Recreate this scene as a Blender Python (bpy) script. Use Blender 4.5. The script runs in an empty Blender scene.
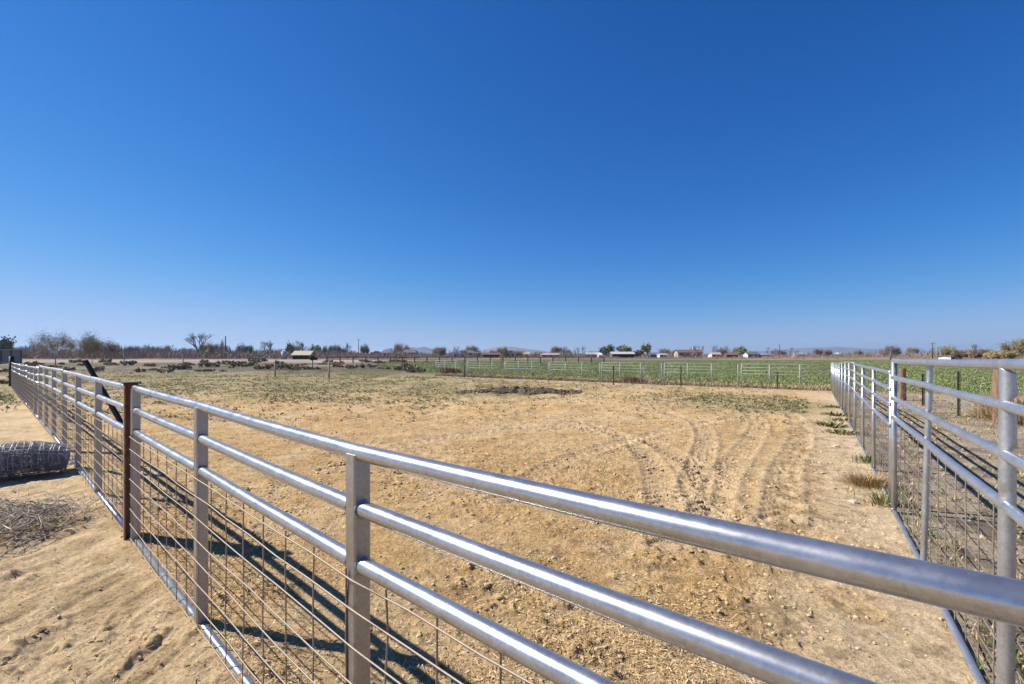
import bpy, math, random
import numpy as np
from mathutils import Vector
random.seed(11); RNG = np.random.default_rng(11)
SC = bpy.context.scene
COL = SC.collection
H = 1.65; F = 480.0; CX = 512.0; HY = 354.0
PI = math.pi

# ------------------------------------------------------------------ noise
def _hash(ix, iy, seed):
    ix = ix.astype(np.int64); iy = iy.astype(np.int64)
    h = (ix * 374761393 + iy * 668265263 + seed * 974634777) & 0xFFFFFFFF
    h = ((h ^ (h >> 13)) * 1274126177) & 0xFFFFFFFF
    return ((h ^ (h >> 16)) & 0xFFFFFF) / float(0xFFFFFF)
def vnoise(x, y, seed=0):
    x = np.asarray(x, float); y = np.asarray(y, float)
    ix = np.floor(x); iy = np.floor(y)
    fx = x - ix; fy = y - iy
    fx = fx*fx*fx*(fx*(fx*6-15)+10); fy = fy*fy*fy*(fy*(fy*6-15)+10)
    a = _hash(ix, iy, seed); b = _hash(ix+1, iy, seed); c = _hash(ix, iy+1, seed); d = _hash(ix+1, iy+1, seed)
    return (a*(1-fx)+b*fx)*(1-fy) + (c*(1-fx)+d*fx)*fy
def fbm(x, y, scale, octs=4, seed=0, gain=.5):
    s = 0; a = 1; t = 0
    ca, sa = math.cos(.6), math.sin(.6)
    u = x/scale; v = y/scale
    for o in range(octs):
        s = s + a*vnoise(u, v, seed+o*17); t += a; a *= gain
        u, v = (u*ca - v*sa)*2.03+5.1, (u*sa + v*ca)*2.03+9.7
    return s/t
def sstep(a, b, x):
    t = np.clip((np.asarray(x, float)-a)/(b-a), 0, 1); return t*t*(3-2*t)
def mix(a, b, t):
    t = np.asarray(t)[..., None]; return a*(1-t) + np.asarray(b)*t

# ------------------------------------------------------------------ terrain
def zt(x, y):
    return -0.2*sstep(9, 24, y) + 0*np.asarray(x)
def z0(x, y): return float(zt(np.float64(x), np.float64(y)))
def at(px, py):
    """ground point seen at a pixel of the photograph (flat ground, used for planning positions)"""
    g = 0.
    for _ in range(12):
        Y = (H-g)*F/(py-HY); g = z0(0, Y)
    return ((px-CX)/F*Y, Y)
def atY(px, Y): return ((px-CX)/F*Y, Y)

# pen fence lines:  left X = 1.269-1.0885Y ;  right X = .631Y+.817 ; far from the right corner
def LX(Y): return 1.269-1.0885*Y
def RX(Y): return .817+.631*Y
COR = np.array([RX(23.6), 23.6]); FD = np.array([-.8, .6])
def pen_d(x, y):
    dl = (x - (1.269-1.0885*y))/1.478
    dr = ((.817+.631*y) - x)/1.182
    df = -((x-COR[0])*.6 + (y-COR[1])*.8)
    return dl, dr, df

# ------------------------------------------------------------------ mesh builder
class MB:
    def __init__(s): s.v = []; s.f = []; s.m = []; s.n = 0; s.sm = []
    def add(s, verts, faces, mi=0, smooth=False):
        o = s.n; s.v.extend([tuple(p) for p in verts]); s.n += len(verts)
        for f in faces: s.f.append(tuple(i+o for i in f)); s.m.append(mi); s.sm.append(smooth)
    def tube(s, pts, r, n=8, caps=True, mi=0, smooth=True):
        pts = [Vector(p) for p in pts]; k = len(pts)
        rs = r if isinstance(r, (list, tuple)) else [r]*k
        up = Vector((0, 0, 1)); d0 = (pts[1]-pts[0]).normalized()
        if abs(d0.z) > .95: up = Vector((0, 1, 0))
        a = d0.cross(up).normalized(); vs = []
        for i, p in enumerate(pts):
            d = (pts[min(i+1, k-1)]-pts[max(i-1, 0)])
            if d.length < 1e-9: d = d0
            d.normalize(); a = (a - d*a.dot(d))
            if a.length < 1e-6: a = d.orthogonal()
            a.normalize(); b = d.cross(a)
            for j in range(n):
                t = 2*PI*(j+.5)/n
                vs.append(p + (a*math.cos(t)+b*math.sin(t))*rs[i])
        fs = []
        for i in range(k-1):
            for j in range(n):
                q = (j+1) % n
                fs.append((i*n+j, i*n+q, (i+1)*n+q, (i+1)*n+j))
        s.add(vs, fs, mi, smooth)
        if caps: s.add([], []); o = s.n-len(vs); s.f += [tuple(o+j for j in range(n))[::-1], tuple(o+(k-1)*n+j for j in range(n))]; s.m += [mi, mi]; s.sm += [False, False]
    def box(s, c, h, ax=(1, 0, 0), mi=0, bev=0.0):
        c = Vector(c); X = Vector(ax).normalized(); Z = Vector((0, 0, 1)); Y = Z.cross(X)
        if Y.length < 1e-6: Y = Vector((0, 1, 0)); Z = X.cross(Y)
        Y.normalize()
        hx, hy, hz = h
        if bev > 0:   # chamfered vertical edges
            prof = [(hx-bev, -hy), (hx, -hy+bev), (hx, hy-bev), (hx-bev, hy), (-hx+bev, hy), (-hx, hy-bev), (-hx, -hy+bev), (-hx+bev, -hy)]
        else: prof = [(hx, -hy), (hx, hy), (-hx, hy), (-hx, -hy)]
        n = len(prof)
        vs = [c+X*a+Y*b-Z*hz for a, b in prof]+[c+X*a+Y*b+Z*hz for a, b in prof]
        fs = [tuple(range(n))[::-1], tuple(range(n, 2*n))]+[(i, (i+1) % n, n+(i+1) % n, n+i) for i in range(n)]
        s.add(vs, fs, mi)
    def build(s, name, mats, parent=None, loc=(0, 0, 0)):
        me = bpy.data.meshes.new(name)
        L = Vector(loc)
        me.from_pydata([tuple(Vector(p)-L) for p in s.v], [], s.f)
        return finish(me, name, mats, parent, loc, s.m, s.sm)
def finish(me, name, mats, parent, loc, mi=None, sm=None):
    if not isinstance(mats, (list, tuple)): mats = [mats]
    for m in mats: me.materials.append(m)
    if mi is not None and len(mi):
        me.polygons.foreach_set('material_index', np.asarray(mi, np.int32))
    if sm is not None and len(sm):
        me.polygons.foreach_set('use_smooth', np.asarray(sm, bool))
    me.update()
    o = bpy.data.objects.new(name, me); COL.objects.link(o)
    if parent is not None: o.parent = parent
    else: o.location = loc
    return o
def npmesh(name, V, Fq, mats, mi=None, parent=None, loc=(0, 0, 0), smooth=False):
    V = np.asarray(V, np.float32); Fq = np.asarray(Fq, np.int32); k = Fq.shape[1]; nf = len(Fq)
    me = bpy.data.meshes.new(name)
    me.vertices.add(len(V)); me.vertices.foreach_set('co', (V-np.asarray(loc, np.float32)).ravel())
    me.loops.add(nf*k); me.loops.foreach_set('vertex_index', Fq.ravel())
    me.polygons.add(nf); me.polygons.foreach_set('loop_start', np.arange(nf, dtype=np.int32)*k)
    me.polygons.foreach_set('loop_total', np.full(nf, k, np.int32))
    return finish(me, name, mats, parent, loc, mi, np.full(nf, smooth))
def tag(o, label=None, cat=None, group=None, kind=None):
    if label: o['label'] = label
    if cat: o['category'] = cat
    if group: o['group'] = group
    if kind: o['kind'] = kind
    return o
def thing(name, loc, label, cat, group=None):
    o = bpy.data.objects.new(name, None); COL.objects.link(o); o.location = loc
    o.empty_display_size = .2
    return tag(o, label, cat, group)
def part(mb, name, mat_, root, label=None):
    o = mb.build(name, mat_, root, tuple(root.location))
    if label: o['label'] = label
    return o
def sub(mb, name, mat_, par, root):
    return mb.build(name, mat_, par, tuple(root.location))

# ------------------------------------------------------------------ materials
def nodes(name):
    m = bpy.data.materials.new(name); m.use_nodes = True
    nt = m.node_tree; b = nt.nodes['Principled BSDF']; return m, nt, b
def mat(name, c, rough=.8, metal=0., var=.25, scale=8., bump=0., c2=None, detail=5, spec=None, stretch=None):
    m, nt, b = nodes(name); N = nt.nodes; L = nt.links
    b.inputs['Roughness'].default_value = rough; b.inputs['Metallic'].default_value = metal
    if spec is not None: b.inputs['Specular IOR Level'].default_value = spec
    tc = N.new('ShaderNodeTexCoord'); vec = tc.outputs['Object']
    if stretch:
        mp = N.new('ShaderNodeMapping'); mp.inputs['Scale'].default_value = stretch; L.new(vec, mp.inputs[0]); vec = mp.outputs[0]
    nz = N.new('ShaderNodeTexNoise'); nz.inputs['Scale'].default_value = scale; nz.inputs['Detail'].default_value = detail
    nz.inputs['Roughness'].default_value = .65
    L.new(vec, nz.inputs['Vector'])
    cr = N.new('ShaderNodeValToRGB'); L.new(nz.outputs['Fac'], cr.inputs[0])
    a = tuple(max(0, x*(1-var)) for x in c); d = c2 if c2 else tuple(min(1, x*(1+var)) for x in c)
    cr.color_ramp.elements[0].position = .32; cr.color_ramp.elements[1].position = .68
    cr.color_ramp.elements[0].color = (*a, 1); cr.color_ramp.elements[1].color = (*d, 1)
    L.new(cr.outputs[0], b.inputs['Base Color'])
    if bump:
        bp = N.new('ShaderNodeBump'); bp.inputs['Strength'].default_value = bump; bp.inputs['Distance'].default_value = .01
        L.new(nz.outputs['Fac'], bp.inputs['Height']); L.new(bp.outputs[0], b.inputs['Normal'])
    return m
def galv(name, c, r0, r1, spangle=110., rust=.0, bump=.05, metal=.9):
    """galvanised steel: spangle cells, dull blotches, fine scratches, odd rust stains"""
    m, nt, b = nodes(name); N = nt.nodes; L = nt.links
    tc = N.new('ShaderNodeTexCoord'); vec = tc.outputs['Object']
    vo = N.new('ShaderNodeTexVoronoi'); vo.inputs['Scale'].default_value = spangle; L.new(vec, vo.inputs['Vector'])
    nz = N.new('ShaderNodeTexNoise'); nz.inputs['Scale'].default_value = 7; nz.inputs['Detail'].default_value = 8; nz.inputs['Roughness'].default_value = .7; L.new(vec, nz.inputs['Vector'])
    n2 = N.new('ShaderNodeTexNoise'); n2.inputs['Scale'].default_value = 2.3; n2.inputs['Detail'].default_value = 6; L.new(vec, n2.inputs['Vector'])
    n3 = N.new('ShaderNodeTexNoise'); n3.inputs['Scale'].default_value = 90; n3.inputs['Detail'].default_value = 4; L.new(vec, n3.inputs['Vector'])
    mx = N.new('ShaderNodeMix'); mx.data_type = 'RGBA'
    mx.inputs[6].default_value = (*[x*.78 for x in c], 1); mx.inputs[7].default_value = (*[min(1, x*1.15) for x in c], 1)
    hs = N.new('ShaderNodeSeparateColor'); L.new(vo.outputs['Color'], hs.inputs[0])
    ad = N.new('ShaderNodeMath'); ad.operation = 'MULTIPLY_ADD'; ad.inputs[1].default_value = .45; L.new(hs.outputs[0], ad.inputs[0])
    r_ = N.new('ShaderNodeMapRange'); r_.inputs[1].default_value = .3; r_.inputs[2].default_value = .7; r_.inputs[4].default_value = .55; L.new(nz.outputs['Fac'], r_.inputs[0])
    L.new(r_.outputs[0], ad.inputs[2]); L.new(ad.outputs[0], mx.inputs[0])
    out = mx.outputs[2]
    if rust:
        rr = N.new('ShaderNodeMapRange'); rr.inputs[1].default_value = .72-rust*.2; rr.inputs[2].default_value = .80-rust*.2; L.new(n2.outputs['Fac'], rr.inputs[0])
        m2 = N.new('ShaderNodeMix'); m2.data_type = 'RGBA'; m2.inputs[7].default_value = (.16, .10, .06, 1)
        L.new(out, m2.inputs[6]); L.new(rr.outputs[0], m2.inputs[0]); out = m2.outputs[2]
    L.new(out, b.inputs['Base Color'])
    ro = N.new('ShaderNodeMapRange'); ro.inputs[1].default_value = .25; ro.inputs[2].default_value = .75; ro.inputs[3].default_value = r0; ro.inputs[4].default_value = r1
    L.new(nz.outputs['Fac'], ro.inputs[0]); L.new(ro.outputs[0], b.inputs['Roughness'])
    b.inputs['Metallic'].default_value = metal
    bp = N.new('ShaderNodeBump'); bp.inputs['Strength'].default_value = bump; bp.inputs['Distance'].default_value = .003
    L.new(n3.outputs['Fac'], bp.inputs['Height']); L.new(bp.outputs[0], b.inputs['Normal'])
    return m
M = {}
M['pipe'] = galv('galvanised_pipe', (.46, .47, .49), .22, .37, rust=.18, bump=.02, metal=.85)
M['pipe_r'] = galv('galvanised_pipe_dull', (.50, .52, .55), .30, .48, rust=.10, bump=.02, metal=.82)
M['post'] = galv('galvanised_square_tube', (.40, .39, .39), .36, .55, rust=.36)
M['wire'] = galv('galvanised_wire', (.30, .255, .205), .5, .7, rust=.45, bump=0, metal=.45)
M['pipe_f'] = galv('galvanised_pipe_far', (.34, .36, .34), .6, .8, bump=0, metal=.35)
M['wire_old'] = mat('weathered_wire', (.36, .31, .26), .7, .3, .45, 6)
M['wire_roll'] = galv('rolled_wire', (.36, .37, .40), .42, .62, bump=0, metal=.5)
M['rust'] = mat('rusted_steel', (.27, .15, .095), .75, .3, .4, 22, .4)
M['black'] = mat('black_steel', (.018, .018, .022), .55, .2, .3, 20, .1)
M['tpost'] = mat('dark_green_steel', (.045, .05, .038), .6, .2, .3, 20)
M['oldwood'] = mat('weathered_wood', (.20, .125, .075), .9, 0, .5, 9, .8, stretch=(3, 3, .4))
M['darkwood'] = mat('dark_wood', (.11, .078, .058), .9, 0, .4, 6, .5, stretch=(3, 3, .5))
M['palewood'] = mat('grey_wood', (.29, .245, .21), .9, 0, .3, 6, .4)
M['straw'] = mat('straw', (.54, .38, .17), .7, 0, .35, 3)
M['straw2'] = mat('pale_straw', (.66, .52, .31), .7, 0, .25, 3)
M['straw3'] = mat('brown_straw', (.30, .18, .075), .8, 0, .35, 3)
M['clod'] = mat('soil_clod', (.50, .36, .195), .95, 0, .3, 30, .5)
M['clod2'] = mat('dung_clod', (.17, .115, .065), .95, 0, .35, 30, .5)
M['stone'] = mat('pale_stone', (.47, .39, .30), .9, 0, .2, 30, .4)
M['mound'] = mat('dark_manure', (.045, .035, .027), .95, 0, .3, 3.5, 1.0, c2=(.16, .118, .078))
M['twig'] = mat('bare_twigs', (.32, .255, .20), .9, 0, .3, .6)
M['twig_red'] = mat('reddish_twigs', (.30, .21, .165), .9, 0, .3, .4)
M['twig_grey'] = mat('grey_twigs', (.24, .205, .185), .9, 0, .25, .5)
M['bark'] = mat('bark', (.10, .08, .065), .9, 0, .3, 3, .4)
def leafmat(name, c, var=.35, scale=.8):
    m = mat(name, c, .65, 0, var, scale); b = m.node_tree.nodes['Principled BSDF']
    b.inputs['Specular IOR Level'].default_value = .25
    return m
M['olive'] = leafmat('olive_leaf', (.27, .225, .11))
M['leaf'] = leafmat('spring_leaf', (.23, .265, .11))
M['leaf_d'] = leafmat('dark_leaf', (.13, .165, .075))
M['sage'] = leafmat('sage_leaf', (.27, .235, .17), scale=4)
M['sage_b'] = leafmat('dry_brush_leaf', (.33, .25, .16), scale=4)
M['weed'] = leafmat('weed_leaf', (.185, .19, .085), scale=5)
M['weed_d'] = leafmat('weed_leaf_dry', (.34, .285, .145), scale=5)
M['weed_g'] = leafmat('weed_leaf_fresh', (.115, .165, .045), scale=5)
M['grass'] = leafmat('field_grass', (.18, .235, .08), scale=.7)
M['grass_y'] = leafmat('field_grass_pale', (.27, .30, .125), scale=.7)
M['dry'] = leafmat('dry_grass', (.44, .33, .17), scale=3)
M['brush'] = leafmat('tan_brush', (.40, .27, .14), scale=3)
def paint(name, c, rough=.7): return mat(name, c, rough, 0, .10, 1.5)
for k, c in dict(white=(.58, .57, .56), cream=(.55, .47, .36), tan=(.42, .32, .22), grey=(.30, .30, .31), dgrey=(.12, .12, .13), brown=(.13, .08, .06), redroof=(.17, .09, .075), pink=(.42, .31, .28), pale=(.46, .44, .41), yellow=(.43, .38, .25), glass=(.03, .035, .04), bluegrey=(.26, .30, .36)).items():
    M[k] = paint('paint_'+k, c, .25 if k == 'glass' else .75)
M['sign'] = paint('pale_sign', (.50, .62, .56), .5)

# ------------------------------------------------------------------ ground sheet
def polyline_dist(x, y, pts):
    """distance to a polyline and arclength along it"""
    best = np.full(x.shape, 1e9); arc = np.zeros_like(best); sd = np.zeros_like(best); acc = 0
    for (ax, ay), (bx, by) in zip(pts[:-1], pts[1:]):
        dx, dy = bx-ax, by-ay; L = math.hypot(dx, dy)
        t = np.clip(((x-ax)*dx+(y-ay)*dy)/(L*L), 0, 1)
        d = np.hypot(x-ax-dx*t, y-ay-dy*t)
        s = np.sign((x-ax)*dy-(y-ay)*dx)
        k = d < best
        best = np.where(k, d, best); arc = np.where(k, acc+t*L, arc); sd = np.where(k, d*s, sd); acc += L
    return best, arc, sd
def smooth_path(pix, n=26):
    P = [np.array(at(*p)) for p in pix]; P = [2*P[0]-P[1]]+P+[2*P[-1]-P[-2]]; out = []
    for i in range(1, len(P)-2):
        for k in range(n):
            t = k/n; a, b, c, d = P[i-1], P[i], P[i+1], P[i+2]
            out.append(.5*((2*b)+(c-a)*t+(2*a-5*b+4*c-d)*t*t+(3*b-a-3*c+d)*t**3))
    out.append(P[-2]); return [tuple(p) for p in out][::4]
TRACKS = [smooth_path(p) for p in (
    [(668, 545), (662, 500), (650, 462), (622, 438), (575, 421), (505, 411)],
    [(735, 548), (716, 500), (688, 463), (640, 440), (560, 424)],
    [(705, 520), (728, 470), (752, 440), (757, 421), (735, 406), (690, 398)],
    [(690, 500), (700, 460), (705, 436), (690, 420), (640, 407)],
    [(780, 520), (785, 470), (800, 440), (795, 418), (765, 402)],
    [(500, 500), (560, 462), (640, 438), (700, 425), (752, 414)],
    [(330, 470), (430, 440), (520, 428), (610, 424)])]
DEBRIS = smooth_path([(786, 535), (790, 500), (797, 466), (794, 440), (800, 424)])
def ground_mesh():
    rr = [.12]
    while rr[-1] < 9000:
        r = rr[-1]; rr.append(r + min(max(r*r/1050., .011 if r > .9 else .05), .022*r if r > 3 else 9))
    rr = np.array(rr)
    th = np.concatenate([np.linspace(-58, 58, 1000), np.linspace(58, 302, 80)[1:-1]])*PI/180
    R, T = np.meshgrid(rr, th, indexing='ij')
    x = (R*np.sin(T)).ravel(); y = (R*np.cos(T)-.3).ravel(); r = R.ravel()
    z = zt(x, y)
    dl, dr, df = pen_d(x, y)
    pen = sstep(-.05, .25, dl)*sstep(-.05, .3, dr)*sstep(-.3, .3, df)
    near = 1-sstep(10, 26, r)
    nearer = 1-sstep(5, 12, r)
    big = fbm(x, y, 1.6, 4, 3)-.5
    mid = fbm(x, y, .28, 4, 8)-.5
    cl = fbm(x, y, .085, 3, 21)
    fine = fbm(x, y, .03, 2, 31)-.5
    clod = np.clip(cl-.53, 0, 1)**1.0
    rough = .5+1.0*sstep(.42, .62, fbm(x, y, 1.1, 3, 77))            # disturbed patches
    strip = sstep(.2, 1.5, dr + .5*(fbm(x, y, .5, 3, 41)-.5))        # 0 beside the right fence (smooth pale sand)
    amp = pen*(.35+.65*strip)+(1-pen)*.75
    trk0 = np.zeros_like(x)
    for P in TRACKS:
        k0 = np.where((y > 1.5) & (y < 22) & (np.abs(x) < 14))[0]; d0, _a, _s = polyline_dist(x[k0], y[k0], P); trk0[k0] = np.maximum(trk0[k0], 1-sstep(.14, .26, d0))
    amp = amp*(1-.75*trk0)
    z = z + near*(big*.09) + amp*rough*near*(mid*.035 + nearer*(clod*.075 + fine*.010))
    # raked streaks outside the left fence
    u = x*.12+y*.993; w = -x*.993+y*.12
    ow = (1-sstep(-.3, .05, dl))*near
    streak = fbm(u*.22+.35*big, w*1.2, .17, 4, 51)-.5
    z = z + ow*(streak*.075 + (np.abs(fbm(u*.3, w, .5, 3, 57)-.5))*-.05)
    # low drift against the bottom rails
    z = z + .025*np.exp(-(dl/.16)**2)*near + .02*np.exp(-(dr/.14)**2)*near
    # wheel tracks
    trk = np.zeros_like(x); lugs = np.zeros_like(x)
    sel = np.where((y > 1.5) & (y < 22) & (r < 24) & (pen > .1))[0]
    for i, P in enumerate(TRACKS):
        d, a, sd = polyline_dist(x[sel], y[sel], P)
        wv = .02*np.sin(a*2.1+i)
        prof = 1-sstep(.13, .19, d+wv)
        ridge = np.exp(-((d-.22)/.05)**2)
        lug = sstep(-.4, .4, np.sin((a + np.abs(sd)*.9)*2*PI/.22))
        fade = .55+.45*sstep(.35, .6, fbm(x[sel], y[sel], .9, 2, 61+i))
        z[sel] += fade*(prof*(-.026+.034*lug)+ridge*.020)
        trk[sel] = np.maximum(trk[sel], np.maximum(prof, ridge)*fade); lugs[sel] = np.maximum(lugs[sel], np.maximum(prof*lug, ridge))
    d, a, sd = polyline_dist(x[sel], y[sel], DEBRIS); deb = np.zeros_like(x); deb[sel] = np.exp(-((d)/.22)**2)
    z = z + deb*.05*(cl-.35)*near
    # drift line / bumps further back in the pen
    z = z + pen*sstep(9, 14, y)*(1-sstep(30, 45, y))*(fbm(x, y, .8, 3, 71)-.5)*.17
    # ditch bank and brush ground on the left, far away
    z = z + (1-sstep(-14, 0, x))*sstep(40, 46, y)*(1-sstep(70, 80, y))*(fbm(x, y, 5, 3, 81))*.45
    # ---------------- colour of the ground itself
    n1 = fbm(x, y, 2.2, 4, 101); n2 = fbm(x, y, .45, 4, 111); n3 = fbm(x, y, 9., 4, 121); n4 = fbm(x, y, .12, 3, 131)
    sand = np.array((.57, .41, .215)); gold = np.array((.53, .345, .150)); brown = np.array((.32, .205, .09))
    c = np.tile(sand, (len(x), 1))
    st = sstep(.40, .60, .55*n1+.45*n2)
    st = st*(.25+.75*strip)
    lf = sstep(9., 0., dl)                                            # more straw near the left fence
    st = np.clip(st*.72+.42*lf*sstep(.3, .6, n2), 0, 1)
    c = mix(c, gold, st)
    c = mix(c, np.array((.60, .46, .30)), .85*(1-strip)*sstep(.35, .55, n2+.1))
    c = mix(c, brown, .32*sstep(.56, .72, n2)*strip)
    c = mix(c, np.array((.60, .46, .29)), .65*trk)
    c = mix(c, brown, .5*trk*(1-lugs))
    c = mix(c, brown, .7*deb*sstep(.4, .6, n4))
    c = mix(c, np.array((.23, .16, .09)), .55*sstep(.60, .74, n4)*near)
    # outside left: plain tan earth
    out = np.array((.62, .46, .265)); o2 = np.array((.46, .325, .17))
    co = mix(np.tile(out, (len(x), 1)), o2, sstep(.45, .68, .5*n2+.5*fbm(u*.35, w, .22, 3, 141)))
    c = mix(c, co, 1-sstep(-.15, .1, dl))
    # outside right: pale trampled straw and grey litter
    cr = mix(np.tile(np.array((.40, .33, .23)), (len(x), 1)), np.array((.20, .16, .115)), sstep(.40, .62, n2)*sstep(6., .5, -dr))
    cr = mix(cr, np.array((.17, .16, .07)), .6*sstep(.56, .68, n1))
    c = mix(c, cr, sstep(-.05, .2, -dr))
    # weedy olive-tan cover in the back of the pen and pasture
    wl = sstep(17, 27, y + 9*(n1-.5) - .12*x)*(1-sstep(44, 50, y))
    wd = mix(np.tile(np.array((.37, .29, .155)), (len(x), 1)), np.array((.20, .185, .085)), sstep(.38, .62, .5*n2+.5*n1))
    right_weed = np.exp(-(((x-8.6)/3.4)**2+((y-17.5)/4.2)**2)**2)
    c = mix(c, wd, .85*wl*(1-sstep(-3, 5, x-.06*y)*.55)*np.clip(dr/2, 0, 1))
    c = mix(c, wd, .7*right_weed*pen)
    # pale strip of trodden earth along the far fence
    fs = np.exp(-((df-.6)/1.1)**2)*sstep(-16, -2, x)
    c = mix(c, np.array((.40, .30, .19)), .75*fs*near**0)
    beyond = sstep(.2, 1.6, -df)
    # field
    fld = mix(np.tile(np.array((.095, .125, .042)), (len(x), 1)), np.array((.135, .155, .055)), sstep(.4, .6, n3))
    fld = mix(fld, np.array((.23, .19, .10)), .8*sstep(6., 1., -df+3*(n1-.5)*2))
    fld = mix(fld, np.array((.13, .105, .06)), .65*np.exp(-((-df-7.0)/4.0)**2)*(1-sstep(10, 22, x))*sstep(.3, .6, n3))
    fmask = beyond*sstep(-.30, -.12, x/np.maximum(y, 1)+.04*(n3-.5))*(1-sstep(150, 165, y + 20*(n3-.5)))
    # left pasture
    pas = mix(np.tile(np.array((.150, .122, .075)), (len(x), 1)), np.array((.085, .092, .042)), sstep(.45, .6, n1))
    pas = mix(pas, np.array((.30, .24, .16)), .6*sstep(.52, .66, n3))
    pm = sstep(36, 48, y)
    c = mix(c, pas, pm)
    c = mix(c, fld, fmask)
    # gravel road band, then tan land to the trees
    road = mix(np.tile(np.array((.35, .28, .23)), (len(x), 1)), np.array((.27, .21, .16)), sstep(.4, .65, n3))
    rm = sstep(98, 108, y+6*(n3-.5))*(1-fmask)
    c = mix(c, road, rm)
    lnd = mix(np.tile(np.array((.16, .122, .092)), (len(x), 1)), np.array((.25, .195, .13)), sstep(.4, .62, fbm(x, y, 40., 4, 151)))
    c = mix(c, lnd, sstep(150, 175, y))
    V = np.stack([x, y, z], 1)
    nr, nt = R.shape
    i = np.arange(nr-1)[:, None]*nt; j = np.arange(nt)[None, :]; j2 = (j+1) % nt
    Q = np.stack([i+j, i+j2, i+nt+j2, i+nt+j], -1).reshape(-1, 4)[:, ::-1]
    # centre fan as a small quad-degenerate cap
    ci = len(V); V = np.vstack([V, [[0, -.3, 0]]]); c = np.vstack([c, [sand]])
    jj = np.arange(0, nt-1, 2)
    cap = np.stack([np.full(len(jj), ci), (jj+2) % nt, jj+1, jj], -1)
    Q = np.vstack([Q, cap])
    return V, Q, c
m, nt, b = nodes('ground'); N = nt.nodes; L = nt.links
b.inputs['Roughness'].default_value = .95; b.inputs['Specular IOR Level'].default_value = .15
atn = N.new('ShaderNodeAttribute'); atn.attribute_name = 'soil'
geo = N.new('ShaderNodeNewGeometry')
def gnoise(scale, detail, lo, hi, omin, omax, stretch=None):
    n = N.new('ShaderNodeTexNoise'); n.inputs['Scale'].default_value = scale; n.inputs['Detail'].default_value = detail; n.inputs['Roughness'].default_value = .7
    L.new(geo.outputs['Position'], n.inputs['Vector'])
    r = N.new('ShaderNodeMapRange'); r.inputs[1].default_value = lo; r.inputs[2].default_value = hi; r.inputs[3].default_value = omin; r.inputs[4].default_value = omax
    L.new(n.outputs['Fac'], r.inputs[0]); return n, r
na, ra = gnoise(46, 6, .3, .7, .66, 1.32)
nb, rb = gnoise(6.5, 9, .33, .67, .74, 1.24)
mm = N.new('ShaderNodeMath'); mm.operation = 'MULTIPLY'; L.new(ra.outputs[0], mm.inputs[0]); L.new(rb.outputs[0], mm.inputs[1])
vm = N.new('ShaderNodeVectorMath'); vm.operation = 'SCALE'; L.new(atn.outputs['Color'], vm.inputs[0]); L.new(mm.outputs[0], vm.inputs['Scale'])
# straw flecks
vo = N.new('ShaderNodeTexVoronoi'); vo.inputs['Scale'].default_value = 55; L.new(geo.outputs['Position'], vo.inputs['Vector'])
sep = N.new('ShaderNodeSeparateColor'); L.new(vo.outputs['Color'], sep.inputs[0])
g1 = N.new('ShaderNodeMapRange'); g1.inputs[1].default_value = .80; g1.inputs[2].default_value = .95; g1.inputs[4].default_value = .40; L.new(sep.outputs[0], g1.inputs[0])
mxs = N.new('ShaderNodeMix'); mxs.data_type = 'RGBA'; L.new(g1.outputs[0], mxs.inputs[0]); L.new(vm.outputs[0], mxs.inputs[6])
sc2 = N.new('ShaderNodeVectorMath'); sc2.operation = 'MULTIPLY'; sc2.inputs[1].default_value = (1.32, 1.28, 1.2); L.new(vm.outputs[0], sc2.inputs[0]); L.new(sc2.outputs[0], mxs.inputs[7])
L.new(mxs.outputs[2], b.inputs['Base Color'])
nc, rc = gnoise(75, 5, 0, 1, 0, 1)
ma = N.new('ShaderNodeMath'); ma.operation = 'ADD'; L.new(nc.outputs['Fac'], ma.inputs[0]); L.new(na.outputs['Fac'], ma.inputs[1])
bp = N.new('ShaderNodeBump'); bp.inputs['Strength'].default_value = .8; bp.inputs['Distance'].default_value = .018
L.new(ma.outputs[0], bp.inputs['Height'])
nd, rd = gnoise(13, 7, 0, 1, 0, 1)
bp2 = N.new('ShaderNodeBump'); bp2.inputs['Strength'].default_value = .75; bp2.inputs['Distance'].default_value = .075
L.new(nd.outputs['Fac'], bp2.inputs['Height']); L.new(bp2.outputs[0], bp.inputs['Normal']); L.new(bp.outputs[0], b.inputs['Normal'])
M['ground'] = m
V, Q, C = ground_mesh()
g = npmesh('ground', V, Q, M['ground'], smooth=True)
ca = g.data.color_attributes.new('soil', 'FLOAT_COLOR', 'POINT')
ca.data.foreach_set('color', np.hstack([C, np.ones((len(C), 1))]).astype(np.float32).ravel())
tag(g, kind='structure')
# height lookup on the finished sheet
_rr = None
def gz(x, y):
    """height of the finished ground by nearest grid vertex"""
    global _rr, _th, _nt, _GV
    if _rr is None:
        _GV = V; _nt = 1000+78; P = V[:-1].reshape(-1, _nt, 3)
        _rr = np.hypot(P[:, 0, 0], P[:, 0, 1]+.3); _th = np.arctan2(P[5, :, 0], P[5, :, 1]+.3); 
    x = np.atleast_1d(x); y = np.atleast_1d(y)
    ri = np.clip(np.searchsorted(_rr, np.hypot(x, y+.3)), 0, len(_rr)-1)
    t = np.arctan2(x, y+.3)
    ti = np.clip(np.round((np.degrees(t)+58)/116*999), 0, 999).astype(int)
    return _GV[ri*_nt+ti, 2]
def g1z(x, y): return float(gz(x, y)[0])

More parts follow.
